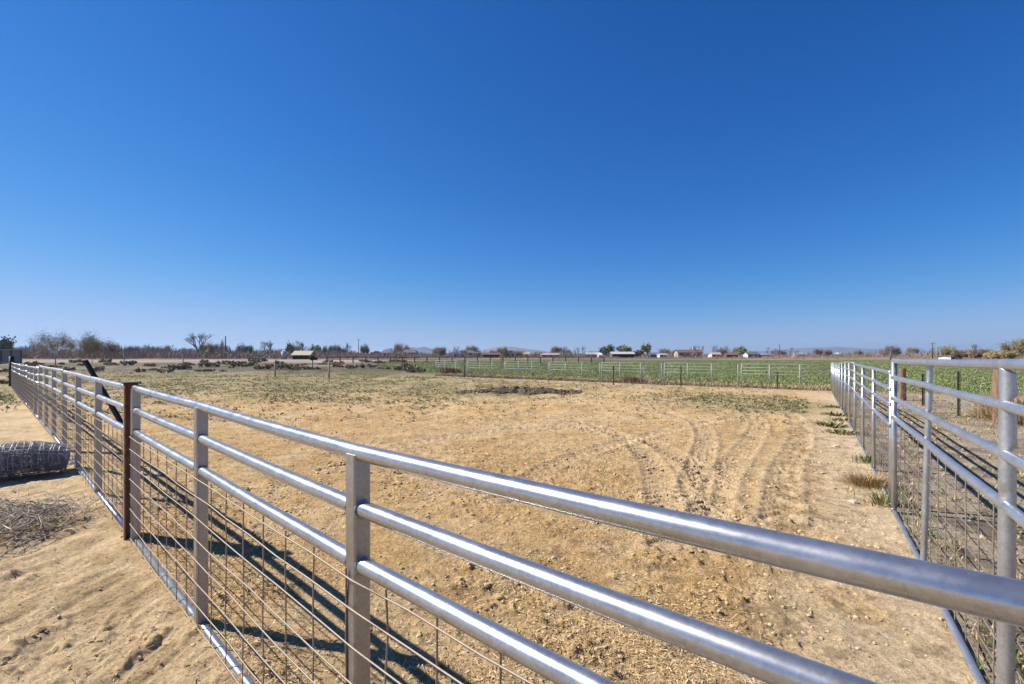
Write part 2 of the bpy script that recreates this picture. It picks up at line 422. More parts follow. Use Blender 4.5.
# ------------------------------------------------------------------ scatter on the ground
def polar_scatter(n, r0, r1, a0=-52, a1=52, p=1.0):
    """points with density falling as 1/r^2 (p=1: even per log r)"""
    t = np.radians(RNG.uniform(a0, a1, n)); q = RNG.uniform(0, 1, n)**p
    r = r0*(r1/r0)**q
    return r*np.sin(t), r*np.cos(t)
def flat_bits(x, y, Ln, Wd, lift):
    n = len(x); a = RNG.uniform(0, 2*PI, n); tl = RNG.normal(0, .30, n)
    d = np.stack([np.cos(a)*np.cos(tl), np.sin(a)*np.cos(tl), np.sin(tl)], 1)
    s = np.stack([-np.sin(a), np.cos(a), RNG.normal(0, .4, n)], 1)
    c = np.stack([x, y, gz(x, y)+lift], 1)
    Ln = Ln[:, None]; Wd = Wd[:, None]
    v = np.stack([c-d*Ln-s*Wd, c+d*Ln-s*Wd, c+d*Ln+s*Wd, c-d*Ln+s*Wd], 1).reshape(-1, 3)
    return v, np.arange(4*n).reshape(-1, 4)
def straw_stuff():
    x, y = polar_scatter(250000, 1.0, 14, p=.85)
    dl, dr, df = pen_d(x, y)
    dens = sstep(.40, .62, fbm(x, y, 1.0, 3, 201))*.8+.2
    inside = (dl > .05) & (dr > .05)
    dens = np.where(inside, dens*(.12+.88*sstep(.3, 1.6, dr)), .10)
    # a scruffy band of chaff near the right fence and under the rail
    k = RNG.uniform(0, 1, len(x)) < dens
    x, y = x[k], y[k]; n = len(x)
    Ln = RNG.uniform(.003, .013, n)*RNG.choice([1, 1, 1, 1, 2.2], n); Wd = RNG.uniform(.0008, .0026, n)
    v, f = flat_bits(x, y, Ln, Wd, RNG.uniform(.002, .014, n))
    mi = RNG.choice([0, 0, 1, 2, 2], n)
    tag(npmesh('straw_litter', v, f, [M['straw'], M['straw2'], M['straw3']], mi), 'short broken straw strewn over the tan pen dirt', 'straw', kind='stuff')
straw_stuff()
_p = (1+5**.5)/2
OCT = np.array([(-1, _p, 0), (1, _p, 0), (-1, -_p, 0), (1, -_p, 0), (0, -1, _p), (0, 1, _p), (0, -1, -_p), (0, 1, -_p), (_p, 0, -1), (_p, 0, 1), (-_p, 0, -1), (-_p, 0, 1)], float)/1.9
OF = np.array([(0, 11, 5), (0, 5, 1), (0, 1, 7), (0, 7, 10), (0, 10, 11), (1, 5, 9), (5, 11, 4), (11, 10, 2), (10, 7, 6), (7, 1, 8), (3, 9, 4), (3, 4, 2), (3, 2, 6), (3, 6, 8), (3, 8, 9), (4, 9, 5), (2, 4, 11), (6, 2, 10), (8, 6, 7), (9, 8, 1)])
def lumps(x, y, z, s, flat=.7):
    n = len(x); a = RNG.uniform(0, 2*PI, n); ca, sa = np.cos(a), np.sin(a)
    P = OCT[None]*(1+RNG.uniform(-.28, .28, (n, 12, 1)))
    P = P*np.stack([s*RNG.uniform(.7, 1.4, n), s, s*flat*RNG.uniform(.7, 1.3, n)], 1)[:, None]
    q = np.stack([P[..., 0]*ca[:, None]-P[..., 1]*sa[:, None], P[..., 0]*sa[:, None]+P[..., 1]*ca[:, None], P[..., 2]], -1)
    q += np.stack([x, y, z], 1)[:, None]
    f = (OF[None]+np.arange(n)[:, None, None]*12).reshape(-1, 3)
    return q.reshape(-1, 3), f
def clod_stuff():
    x, y = polar_scatter(26000, 1.0, 20, p=.8)
    dl, dr, df = pen_d(x, y)
    dens = (.12+.88*sstep(.45, .62, fbm(x, y, 1.1, 3, 77)))*np.where(dr < 1.2, .35, 1)*np.where(dl < 0, .25, 1)
    dens *= np.where(dr < -.1, .5, 1)
    k = (RNG.uniform(0, 1, len(x)) < dens) & (df > .5)
    x, y = x[k], y[k]
    P = np.array(DEBRIS); i = RNG.integers(0, len(P), 420)
    x = np.append(x, P[i, 0]+RNG.normal(0, .13, 420)); y = np.append(y, P[i, 1]+RNG.normal(0, .13, 420))
    n = len(x); s = .004+.014*RNG.uniform(0, 1, n)**2.5
    s = np.where(RNG.uniform(0, 1, n) < .02, s*2.0, s)
    v, f = lumps(x, y, gz(x, y)+s*.1, s)
    tag(npmesh('soil_clods', v, f, [M['clod'], M['clod2'], M['stone']], np.repeat(RNG.choice([0, 0, 0, 1, 2], n, p=[.4, .3, .2, .04, .06]), 20)), 'small crumbs and clods of dry dirt scattered in the pen', 'clods', kind='stuff')
clod_stuff()
def crumb_stuff():
    n = 42000; t = np.radians(RNG.uniform(-50, 42, n)); q = RNG.uniform(0, 1, n); r = 4.5*(30/4.5)**(q**.8)
    x, y = r*np.sin(t), r*np.cos(t); dl, dr, df = pen_d(x, y)
    dens = (.15+.85*sstep(.40, .62, fbm(x, y, .9, 3, 79)))*np.where(dr < 1.3, .25, 1)
    k = (RNG.uniform(0, 1, n) < dens) & (df > .6) & (dl > .2) & (dr > .1)
    x, y, r = x[k], y[k], r[k]; n = len(x)
    s = (.006+.020*RNG.uniform(0, 1, n)**2.5)*(.7+r/26)
    v, f = lumps(x, y, gz(x, y), s, .6)
    tag(npmesh('dirt_crumbs', v, f, [M['clod'], M['straw'], M['clod2']], np.repeat(RNG.choice(3, n, p=[.70, .27, .03]), 20)), 'rough crumbs of dry dirt and chaff over the middle of the pen', 'clods', kind='stuff')
crumb_stuff()
def blades(x, y, z, az, tilt, Ln, Wd):
    n = len(x)
    d = np.stack([np.cos(az)*np.sin(tilt), np.sin(az)*np.sin(tilt), np.cos(tilt)], 1)
    s = np.stack([-np.sin(az), np.cos(az), np.zeros(n)], 1)
    c = np.stack([x, y, z], 1); Ln = Ln[:, None]; Wd = Wd[:, None]
    bend = np.stack([np.cos(az), np.sin(az), -np.ones(n)*.3], 1)*Ln*.18
    v = np.stack([c-s*Wd*.5, c+s*Wd*.5, c+d*Ln*.55+s*Wd, c+d*Ln+bend, c+d*Ln*.55-s*Wd], 1).reshape(-1, 3)
    i = np.arange(n)[:, None]*5
    f = np.concatenate([i+np.array([[0, 1, 2, 4]]), i+np.array([[4, 2, 3, 3]])], 1).reshape(-1, 4)
    return v, f
def tri_fix(v, f):
    q = []; 
    a = f[f[:, 2] != f[:, 3]]; bq = f[f[:, 2] == f[:, 3]][:, :3]
    t = np.vstack([a[:, [0, 1, 2]], a[:, [0, 2, 3]], bq]); return v, t
def clump_mesh(name, x, y, size, per, mats, pr, label, cat, tiltr=(.2, 1.3), wid=.22, loc=None):
    n = len(x); k = per
    X = np.repeat(x, k)+RNG.normal(0, 1, n*k)*np.repeat(size, k)*.30; Yy = np.repeat(y, k)+RNG.normal(0, 1, n*k)*np.repeat(size, k)*.30
    S = np.repeat(size, k)
    Ln = S*RNG.uniform(.4, 1.0, n*k)
    v, f = blades(X, Yy, gz(X, Yy), RNG.uniform(0, 2*PI, n*k), RNG.uniform(*tiltr, n*k), Ln, Ln*wid*RNG.uniform(.6, 1.3, n*k))
    nb = len(X); mi0 = np.repeat(RNG.choice(len(mats), n, p=pr), k)
    v, t = tri_fix(v, f); mi = np.concatenate([mi0, mi0, mi0])
    o = npmesh(name, v, t, mats, mi)
    return tag(o, label, cat, kind='stuff')
def weed_stuff():
    # back of the pen / pasture
    n = 60000
    y = 12+34*RNG.uniform(0, 1, n)**1.15; x = RNG.uniform(-1.05, .5, n)*y
    dl, dr, df = pen_d(x, y)
    lim = 19 + 7*(fbm(x, y, 4, 3, 301)-.5)*2 + .25*x
    dens = (.05+.95*sstep(-4, 8, y-lim))*(.20+.80*sstep(.40, .6, fbm(x, y, 1.6, 4, 101)))
    dens = dens*np.where(x > 0, .5, 1)
    k = (RNG.uniform(0, 1, n) < dens) & (dl > .4) & (df > .9) & (dr > 1.0)
    x1, y1 = x[k], y[k]
    # green patch before the far right corner
    m_ = 4200; x2 = RNG.normal(8.8, 2.0, m_); y2 = RNG.normal(17.6, 2.6, m_)
    dl, dr, df = pen_d(x2, y2); k2 = (dr > .9) & (df > .6) & (RNG.uniform(0, 1, m_) < .25+.75*sstep(.45, .6, fbm(x2, y2, 1.2, 3, 311)))
    x = np.append(x1, x2[k2]); y = np.append(y1, y2[k2]); n = len(x)
    clump_mesh('low_weeds', x, y, RNG.uniform(.035, .125, n), 6, [M['weed'], M['weed_d'], M['weed_g']], [.48, .45, .07], 'low olive weeds sprouting across the back of the pen', 'weeds', (.5, 1.4))
weed_stuff()
def field_stuff():
    n = 130000
    s = RNG.uniform(0, 1, n)**1.5
    y = 22+100*s; x = RNG.uniform(-.28, 1.08, n)*y
    dl, dr, df = pen_d(x, y)
    f0 = -df
    rightside = dr < -6
    ok = (f0 > .6) & ((RNG.uniform(0, 1, n) < sstep(1.0, 7.0, f0)) )
    x, y = x[ok], y[ok]; n = len(x)
    sz = RNG.uniform(.06, .16, n)*(1+y/140)
    clump_mesh('field_grass', x, y, sz, 4, [M['grass'], M['grass_y'], M['dry']], [.60, .33, .07], 'green crop grass covering the field beyond the far fence', 'grass', (.15, .9), .10)
    n = 5000; s = RNG.uniform(-1, 28, n); o = RNG.gamma(1.6, .8, n)+.15
    x = COR[0]+FD[0]*s+.6*o; y = COR[1]+FD[1]*s+.8*o
    clump_mesh('dry_verge_grass', x, y, RNG.uniform(.10, .30, n), 6, [M['dry'], M['brush'], M['weed']], [.55, .25, .2], 'dry tan grass growing along the outside of the far fence', 'grass', (.1, .9), .07)
    # rough ground outside the right fence
    n = 5200; y = RNG.uniform(.8, 30, n); x = RX(y)+RNG.gamma(1.4, 1.9, n)+.25
    clump_mesh('dry_roadside_grass', x, y, RNG.uniform(.03, .16, n), 6, [M['dry'], M['brush'], M['weed'], M['twig_grey']], [.45, .15, .15, .25], 'flattened dry grass and litter outside the right fence', 'grass', (.6, 1.5), .07)
    # thin green stems along the foot of the right fence and a patch at the left edge
    n = 260; y = RNG.uniform(2.0, 6.0, n); x = RX(y)+RNG.normal(.22, .10, n)
    clump_mesh('fence_foot_grass', x, y, RNG.uniform(.03, .10, n), 7, [M['weed_g'], M['dry'], M['weed']], [.3, .4, .3], 'green grass coming through the foot of the right fence', 'grass', (.1, .9), .06)
    n = 500; y = RNG.normal(19.5, 2.0, n); x = LX(y)-np.abs(RNG.normal(.8, 1.6, n))-.3
    clump_mesh('left_grass', x, y, RNG.uniform(.06, .16, n), 7, [M['weed_g'], M['weed_d']], [.7, .3], 'patch of green grass outside the far end of the left fence', 'grass', (.3, 1.2), .12)
field_stuff()

# ------------------------------------------------------------------ pipe fences
def V3(p, z): return Vector((p[0], p[1], z))
def lerp2(a, b, t): return (a[0]+(b[0]-a[0])*t, a[1]+(b[1]-a[1])*t)
def panel(label, A, B, posts, rails, group, style, near=False, mesh_side=1, mesh_top=None, rail_r=.0275, post_r=.032, wire_r=.0034, wgap=.245, hgap=.127, low=.035, rmat=None):
    """one welded livestock panel from plan point A to B. posts: fractions along it.
    rails: list of heights above ground (number, or list per post)"""
    root = thing('pipe_fence', (*lerp2(A, B, .5), z0(*lerp2(A, B, .5))), label, 'pipe fence', group)
    d = Vector((B[0]-A[0], B[1]-A[1], 0)); Ln = d.length; d.normalize(); nrm = Vector((-d.y, d.x, 0))*mesh_side
    pm = M['post'] if style == 'square' else M[rmat or 'pipe_r']; rm = M['pipe'] if style == 'square' else M[rmat or 'pipe_r']
    jz = [random.uniform(-.006, .006) for _ in posts]
    def hz(r, i): return (r[i] if isinstance(r, (list, tuple)) else r+jz[i])
    pp = [lerp2(A, B, t) for t in posts]; gzs = [z0(*p) for p in pp]
    nseg = 12 if near else 8
    # rails
    for k, r in enumerate(rails):
        mb = MB(); pts = [V3(p, gzs[i]+hz(r, i)) for i, p in enumerate(pp)]
        if near:   # slight sag and wobble so the highlight is not ruler-straight
            q = []
            for i in range(len(pts)-1):
                for t in range(6):
                    s = t/6; q.append(pts[i].lerp(pts[i+1], s)+Vector((0, 0, -.004*math.sin(PI*s)))+nrm*random.uniform(-.0009, .0009))
            pts = q+[pts[-1]]
        e = .035
        pts[0] = pts[0]-d*(e if k == 0 else 0); pts[-1] = pts[-1]+d*(e if k == 0 else 0)
        mb.tube(pts, rail_r, 36 if near else 8)
        part(mb, 'top_rail' if k == 0 else 'rail', rm, root)
    # bottom rail on the ground
    mb = MB(); pts = [V3(p, gzs[i]+low+random.uniform(-.008, .008)) for i, p in enumerate(pp)]
    mb.tube(pts, rail_r*.85, 12 if near else 6); part(mb, 'bottom_rail', rm, root)
    # posts
    for i, p in enumerate(pp):
        top = gzs[i]+hz(rails[0], i)
        mb = MB()
        if style == 'square':
            h = top-.004-(gzs[i]-.05)
            mb.box((p[0], p[1], gzs[i]-.05+h/2), (post_r, post_r*.98, h/2), d, bev=.006 if near else 0)
        else:
            mb.tube([V3(p, gzs[i]-.05), V3(p, top-.01)], post_r, 14 if near else 8)
        if near:   # weld beads round the rail ends, run into the post
            for k, r in enumerate(rails[1:]+[low]):
                cc = V3(p, gzs[i]+(hz(r, i) if k < len(rails)-1 else low))
                for sgn in (-1, 1):
                    ring = []; off = post_r-.001
                    for a in range(15):
                        t = 2*PI*a/14
                        ring.append(cc+d*sgn*(off+random.uniform(0, .003))+(nrm*math.cos(t)+Vector((0, 0, 1))*math.sin(t))*(rail_r+.0015+random.uniform(-.001, .002)))
                    mb.tube(ring, .0042, 5, caps=False)
        part(mb, 'post', pm, root)
    # woven wire
    mb = MB(); mt = mesh_top if mesh_top else (lambda i: hz(rails[-1], i))
    off = nrm*(post_r+.004); ns = 5 if near else 3
    nw = int(Ln/wgap); tops = [hz(rails[-1], i) for i in range(len(pp))]
    def topz(t):
        return float(np.interp(t, posts, [gzs[i]+tops[i] for i in range(len(pp))]))
    def botz(t): return float(np.interp(t, posts, gzs))
    for w in range(nw+1):
        t = (w*wgap+.03)/Ln
        if t > 1: break
        c = lerp2(A, B, t); zt_, zb = topz(t)-.012, botz(t)+.0
        pts = []
        K = 7 if near else 2
        for q in range(K+1):
            s = q/K; pts.append(V3(c, zb+(zt_-zb)*s)+off+d*random.uniform(-.006, .006)*(1 if near else .5)+nrm*random.uniform(-.003, .003))
        mb.tube(pts, wire_r, ns, caps=False)
    hh = rails[-1] if not isinstance(rails[-1], (list, tuple)) else sum(rails[-1])/len(pp)
    hs = []; z = .055
    while z < hh-.05: hs.append(z); z += hgap
    hs.append(hh-.036)
    for z in hs:
        K = max(4, int(Ln/.3)) if near else 2
        pts = [V3(lerp2(A, B, s/K), botz(s/K)+z+random.uniform(-.004, .004)+(topz(s/K)-botz(s/K)-hh)*z/hh)+off*1.12+nrm*random.uniform(-.003, .003) for s in range(K+1)]
        mb.tube(pts, wire_r, ns, caps=False)
    part(mb, 'wire_mesh', M['wire'], root)
    return root
def lp(Y): return (LX(Y), Y)
def rp(Y): return (RX(Y), Y)
ORD = ['first', 'second', 'third', 'fourth', 'fifth', 'sixth', 'seventh', 'eighth', 'ninth']
# left fence: nearest panel, then the run beyond the brown post
A, B = lp(4.17), lp(.36)
def fr(Ys, a, b): return [(y-a)/(b-a) for y in Ys]
NP = fr([4.17, 2.88, 1.653, .36], 4.17, .36)
r1 = [1.35, 1.335, 1.3125, 1.352]
panel('big silver pipe fence panel crossing the foreground, nearest the camera', A, B, NP,
      [r1, [x-.19 for x in r1], [x-.38 for x in r1]], 'silver pipe panels of the left fence', 'square', True, -1)
ys = [(4.34, 8.10, 'silver pipe fence panel just beyond the rusty post, in front of the leaning black post'),
      (8.20, 11.95, 'second silver pipe panel beyond the rusty brown post, its top rail starting a step higher'),
      (12.02, 15.75, 'third silver pipe panel beyond the rusty brown post in the left fence'),
      (15.82, 19.5, 'fourth silver pipe panel beyond the rusty brown post, beside the green grass patch'),
      (19.57, 23.3, 'fifth silver pipe panel beyond the rusty brown post, second from the far left end'),
      (23.37, 27.1, 'farthest silver pipe panel of the left fence, ending at the black post')]
for i, (a, b_, lab) in enumerate(ys):
    dz = [0, .012, -.03, .0, .015, .01][i]
    t = [0, .33, .665, 1]
    rr = [[h+dz+random.uniform(-.008, .008) for _ in t] for h in (1.345, 1.15, .955)]
    panel(lab, lp(b_), lp(a), t, rr, 'silver pipe panels of the left fence', 'square', i < 2, -1, wire_r=.003 if i < 2 else .0035)
# right fence
RN = [.42, 2.06, 3.63, 4.96]
t = fr(RN, .42, 4.96)
right = panel('tall silver pipe panel with a dented post at the right edge of the picture', rp(.42), rp(4.96), t,
      [[1.63, 1.607, 1.59, 1.58], [1.436, 1.428, 1.42, 1.41], [1.226, 1.217, 1.205, 1.195], [1.0, 1.0, 1.0, 1.0]],
      'silver pipe panels of the right fence', 'round', True, -1, rail_r=.0225, post_r=.026)
# the dented, slant-cut post and the leaning thinner post replace two plain ones
kids = [o for o in right.children if o.name.split('.')[0] == 'post']
kids.sort(key=lambda o: (sum((Vector(v.co) for v in o.data.vertices), Vector())/len(o.data.vertices)).y)
def dented(y, top, dents, lean=(0, 0), r=.034, cut=.05):
    c = Vector((RX(y), y, 0)); mb = MB(); K = 90; n = 20; vs = []; fs = []
    cd = Vector((-.3, -.95, 0)).normalized(); cs = Vector((.95, -.3, 0)).normalized()
    for k in range(K+1):
        s = k/K; z = -.05+(top+.05)*s
        for j in range(n):
            t = 2*PI*j/n; v = Vector((math.cos(t), math.sin(t), 0)); rr = r
            for dz, amt, sgn in dents:
                f = math.exp(-((z-dz)/.026)**2)
                dv = (cs*sgn*.85+cd*.5).normalized()
                rr -= amt*f*max(0, v.dot(dv))**1.5
                rr += amt*.22*math.exp(-((z-dz-.035)/.018)**2)*max(0, v.dot(dv))
            zz = z
            if s > .97: zz = z - cut*(.5+.5*v.dot(cs))*((s-.97)/.03)
            vs.append(c+v*rr+Vector((lean[0]*s, lean[1]*s, zz)))
    for k in range(K):
        for j in range(n):
            q = (j+1) % n; fs.append((k*n+j, k*n+q, (k+1)*n+q, (k+1)*n+j))
    fs.append(tuple(K*n+j for j in range(n)))
    mb.add(vs, fs, 0, True); mb.sm[-1] = False
    return mb
bpy.data.objects.remove(kids[1]); bpy.data.objects.remove(kids[2-0])
part(dented(2.06, 1.600, [(1.438, .024, 1), (1.226, .020, 1), (1.05, .008, -1)], (.012, .0), .029, .045), 'post', M['pipe_r'], right, 'dented pipe post with a slanted cut top')
part(dented(3.63, 1.585, [(1.41, .014, 1), (1.20, .012, 1)], (.055, .0), .021, .028), 'post', M['pipe_r'], right, 'thinner pipe post leaning slightly outward')
rl = [(5.13, 9.75, 'silver pipe panel just beyond the tall dented-post panel in the right fence'),
      (9.88, 14.4, 'third silver pipe panel of the right fence, counting from the camera'),
      (14.52, 19.0, 'fourth silver pipe panel of the right fence, second from the far corner'),
      (19.12, 23.5, 'farthest silver pipe panel of the right fence, at the far corner')]
for i, (a, b_, lab) in enumerate(rl):
    t = [0, .335, .66, 1]; dz = [0, .02, -.02, .0][i]
    rr = [[h+dz+random.uniform(-.008, .008) for _ in t] for h in (1.445, 1.28, 1.11, .885)]
    panel(lab, rp(a), rp(b_), t, rr, 'silver pipe panels of the right fence', 'round', i < 1, -1, rail_r=.021, post_r=.023, wire_r=.003 if i < 1 else .0035)
# far fence: post pixels read from the photograph, turned into positions along the far line
def far_s(px):
    k = (px-CX)/F; return (COR[0]-k*COR[1])/(.8+.6*k)
def fp(s): return (COR[0]+FD[0]*s, COR[1]+FD[1]*s)
fpan = [(833, [833, 800, 769.5, 741.5]), (738, [738, 711.5, 687.5, 664.5]), (661.5, [661.5, 640.5, 620, 602]), (600, [600, 582, 565.5, 550]), (548.5, [548.5, 532, 518.5, 505.5]),
        (504.5, [504.5, 492, 480, 468]), (467, [467, 456, 445, 436])]
labs = ['pipe panel of the far fence touching the right-hand far corner', 'second pipe panel of the far fence from the right-hand corner', 'third far-fence panel from the right corner, in front of the brown grass clump',
        'middle pipe panel of the far fence, fourth from the right corner', 'far-fence panel right of the dark dirt mound, fifth from the right corner', 'far-fence panel straight behind the dark dirt mound', 'leftmost pipe panel of the far fence, fading into the brush']
for (x0, pxs), lab in zip(fpan, labs):
    ss = [far_s(p) for p in pxs]; A, B = fp(ss[0]), fp(ss[-1]); t = fr(ss, ss[0], ss[-1])
    panel(lab, A, B, t, [1.31, 1.13, .955, .78], 'silver pipe panels of the far fence', 'round', False, -1, rail_r=.0135, post_r=.026, wire_r=.002, hgap=.2, wgap=.3, low=-.01, rmat='pipe_f')

# rusty brown post between the first two left panels: an old channel section with a dark cap plate
P = lp(4.255); dirL = Vector((1.0885, -1, 0)).normalized(); outL = Vector((-1, -1.0885, 0)).normalized()
root = thing('steel_post', (P[0], P[1], 0), 'rusty brown channel post standing between two silver panels', 'post')
c = Vector((P[0], P[1], 0))+outL*.012
mb = MB(); mb.box(c-dirL*.012+Vector((0, 0, .66)), (.010, .052, .73), dirL)          # web
part(mb, 'web', M['rust'], root)
for s in (-1, 1):
    mb = MB(); mb.box(c+outL*s*.048+dirL*.022+Vector((0, 0, .655)), (.024, .006, .72), dirL); part(mb, 'flange', M['rust'], root)
mb = MB(); mb.box(c+dirL*.02+Vector((0, 0, 1.396)), (.055, .062, .006), dirL); part(mb, 'cap', M['black'], root)

# leaning black post inside the pen
a = Vector((-7.32, 9.25, -.05)); b2 = Vector((-8.22, 9.25, 1.52))
mb = MB(); dd = (b2-a).normalized(); mb.tube([a, a.lerp(b2, .5)+Vector((.01, 0, 0)), b2], [.050, .048, .046], 6, smooth=False)
tag(mb.build('leaning_post', M['black'], None, (a.x, a.y, 0)), 'black post leaning to the left inside the pen behind the left fence', 'post')
# black end post of the left fence
p = lp(27.6); mb = MB(); z = z0(*p); mb.tube([V3(p, z-.1), V3(p, z+1.72)], [.13, .12], 8)
tag(mb.build('end_post', M['black'], None, (p[0], p[1], z)), 'black wooden post at the far end of the left fence', 'post')

# ------------------------------------------------------------------ roll of woven wire by the left fence
def wire_roll():
    a = Vector((-6.25, 6.74, 0)); dirn = Vector((-.80, -.60, 0)).normalized(); Ln = 1.75; R0 = .25
    side = Vector((-dirn.y, dirn.x, 0)); up = Vector((0, 0, 1)); zc = R0-.015
    root = thing('wire_roll', (a.x+dirn.x*.8, a.y+dirn.y*.8, 0), 'dark rolled bale of woven fence wire lying against the left fence', 'wire roll')
    turns = 14; seg = 20; mb = MB(); nw = 34
    def rad(th, s): # spiral, squashed, right end frayed and narrower
        r = (.07+(R0-.07)*th/(2*PI*turns))
        return r*(1-.30*max(0, 1-s/.35)*.8)
    def pt(th, s):
        r = rad(th, s)+.008*math.sin(3*th+7*s)
        return a+dirn*s+side*math.cos(th)*r*1.05+up*(zc*(1-.10*max(0, 1-s/.35))+math.sin(th)*r*.95)
    for w in range(nw):
        s0 = Ln*w/(nw-1)
        ph = random.uniform(0, 6.28); st = 0 if w % 2 else int(seg*turns*.35)
        pts = [pt(2*PI*q/seg, s0+.018*math.sin(q*.33+ph)+random.uniform(-.005, .005)) for q in range(st, turns*seg+1)]
        mb.tube(pts, .0034, 3, caps=False)
    part(mb, 'line_wire', M['wire_roll'], root)
    mb = MB(); th = 2.0
    while th < 2*PI*turns:
        r = rad(th, 1); K = 12
        mb.tube([pt(th+random.uniform(-.05, .05), Ln*q/K) for q in range(K+1)], .0032, 3, caps=False)
        th += .07/r
    for k in range(26):   # frayed ends at the right end of the roll
        t = random.uniform(0, 6.28); p = pt(t+2*PI*random.randint(4, turns-1), 0)
        mb.tube([p, p-dirn*random.uniform(.03, .09)+Vector((random.uniform(-.03, .03), random.uniform(-.03, .03), random.uniform(-.02, .05))), p-dirn*random.uniform(.08, .2)+Vector((random.uniform(-.06, .06), random.uniform(-.06, .06), random.uniform(-.03, .10)))], .003, 3, caps=False)
    part(mb, 'stay_wire', M['wire_roll'], root)
wire_roll()
# ------------------------------------------------------------------ heap of crumpled wire mesh and dead weeds
def wire_heap():
    cx, cy = -4.72, 4.62
    root = thing('wire_heap', (cx, cy, 0), 'tangled heap of crumpled rusty wire mesh on the sand below the wire roll', 'wire heap')
    def sheet(c, ang, w, h, nx, ny, amp, lift, seed, r=.0035):
        mb = MB(); ca, sa = math.cos(ang), math.sin(ang)
        def q(u, v):
            u0 = u+.07*(vnoise(u*3+seed, v*3, 5)-.5)*2; v0 = v+.07*(vnoise(u*3, v*3+seed, 6)-.5)*2
            x = c[0]+u0*ca-v0*sa; y = c[1]+u0*sa+v0*ca
            zz = lift+amp*float(fbm(np.float64(u+seed), np.float64(v+seed*2), .35, 3, 9))
            zz += .22*amp*math.sin(u*7+seed)
            return Vector((x, y, g1z(x, y)+max(.006, zz)))
        for i in range(nx+1):
            mb.tube([q(w*(i/nx-.5), h*(j/12-.5)) for j in range(13)], r, 4, caps=False)
        for j in range(ny+1):
            mb.tube([q(w*(i/12-.5), h*(j/ny-.5)) for i in range(13)], r, 4, caps=False)
        return mb
    specs = [((-5.1, 4.45), .5, 1.0, 1.1, 9, 8, .22, -.05, 1), ((-4.85, 4.8), 1.1, .7, .8, 7, 8, .28, -.05, 4), ((-4.68, 4.55), -.3, .5, .6, 6, 5, .30, -.06, 7), ((-5.05, 4.85), .1, .8, .6, 7, 5, .24, -.04, 12), ((-4.62, 4.3), .9, .55, .55, 5, 5, .20, -.05, 17), ((-4.25, 4.02), .4, .5, .45, 5, 4, .16, -.04, 23)]
    for s in specs: part(sheet(*s), 'mesh_piece', M['wire_old'], root)
    for k in range(16):
        mb = MB(); c = Vector((cx+random.gauss(.05, .22), cy+random.gauss(0, .2), 0)); R = random.uniform(.08, .24); t0 = random.uniform(0, 6.28)
        tilt = random.uniform(-.7, .7); pts = []
        for q in range(18):
            t = t0+q/17*random.uniform(4.5, 6.5); x = c.x+R*math.cos(t); y = c.y+R*.8*math.sin(t)
            pts.append((x, y, g1z(x, y)+max(.01, .10+R*tilt*math.sin(t)+random.uniform(-.012, .012))))
        mb.tube(pts, .0036, 4, caps=False); part(mb, 'loose_wire', M['wire_old'], root)
    # two straight rods at the near edge
    for (x0, y0, x1, y1) in ((-4.35, 3.93, -4.0, 3.62), (-4.45, 4.02, -4.02, 3.55), (-4.75, 4.4, -4.28, 3.95), (-5.2, 5.1, -4.6, 4.5)):
        mb = MB(); mb.tube([(x0, y0, g1z(x0, y0)+.05), ((x0+x1)/2, (y0+y1)/2, g1z(x0, y0)+.045), (x1, y1, g1z(x1, y1)+.02)], .005, 5); part(mb, 'loose_wire', M['wire_old'], root)
    # dead weeds caught in it
    n = 1700; x = cx+RNG.normal(-.03, .30, n); y = cy+RNG.normal(-.04, .30, n)
    v, f = blades(x, y, gz(x, y)+RNG.uniform(0, .10, n), RNG.uniform(0, 6.28, n), RNG.uniform(.7, 1.6, n), RNG.uniform(.04, .16, n), RNG.uniform(.0015, .004, n))
    v, t = tri_fix(v, f)
    o = npmesh('dead_weeds', v, t, [M['twig_grey'], M['dry']], None, root, tuple(root.location))
    o.data.polygons.foreach_set('material_index', (np.arange(len(t)) % n % 3 == 0).astype(np.int32)); o['kind'] = 'stuff'
wire_heap()

# ------------------------------------------------------------------ dark mound in the pen
def mound():
    cx, cy = at(518, 392); cx, cy = .35, 23.2
    n = 60; V_ = []; Fq = []
    X, Y = np.meshgrid(np.linspace(-2.9, 2.9, 90), np.linspace(-1.3, 1.3, 40), indexing='ij')
    e = np.clip(1-(X/2.3)**2-(Y/1.1)**2, 0, 1)
    hgt = .25*e**.8*(.05+1.35*sstep(.3, .7, fbm(X+3, Y+1, .50, 4, 401)))+.16*e*(fbm(X, Y, .14, 3, 402)-.4)-.03
    x = X.ravel()+cx; y = Y.ravel()+cy; z = gz(x, y)+hgt.ravel()
    i = np.arange(89)[:, None]*40; j = np.arange(39)[None, :]
    q = np.stack([i+j, i+40+j, i+41+j, i+1+j], -1).reshape(-1, 4)
    root = thing('manure_mound', (cx, cy, -.2), 'low dark mound of manure clods in the back of the pen', 'mound')
    npmesh('heap', np.stack([x, y, z], 1), q, M['mound'], None, root, tuple(root.location))
    k = 900; th = RNG.uniform(0, 6.28, k); rr = np.sqrt(RNG.uniform(0, 1, k))*1.25
    x = cx+np.cos(th)*rr*2.5; y = cy+np.sin(th)*rr*1.1
    hh = .26*np.clip(1-rr**2, 0, 1)*.75
    v, f = lumps(x, y, gz(x, y)+hh, RNG.uniform(.03, .12, k)); o = npmesh('clods', v, f, [M['mound'], M['clod2']], np.repeat(RNG.choice(2, k, p=[.75, .25]), 20), root, tuple(root.location)); o['kind'] = 'stuff'
mound()

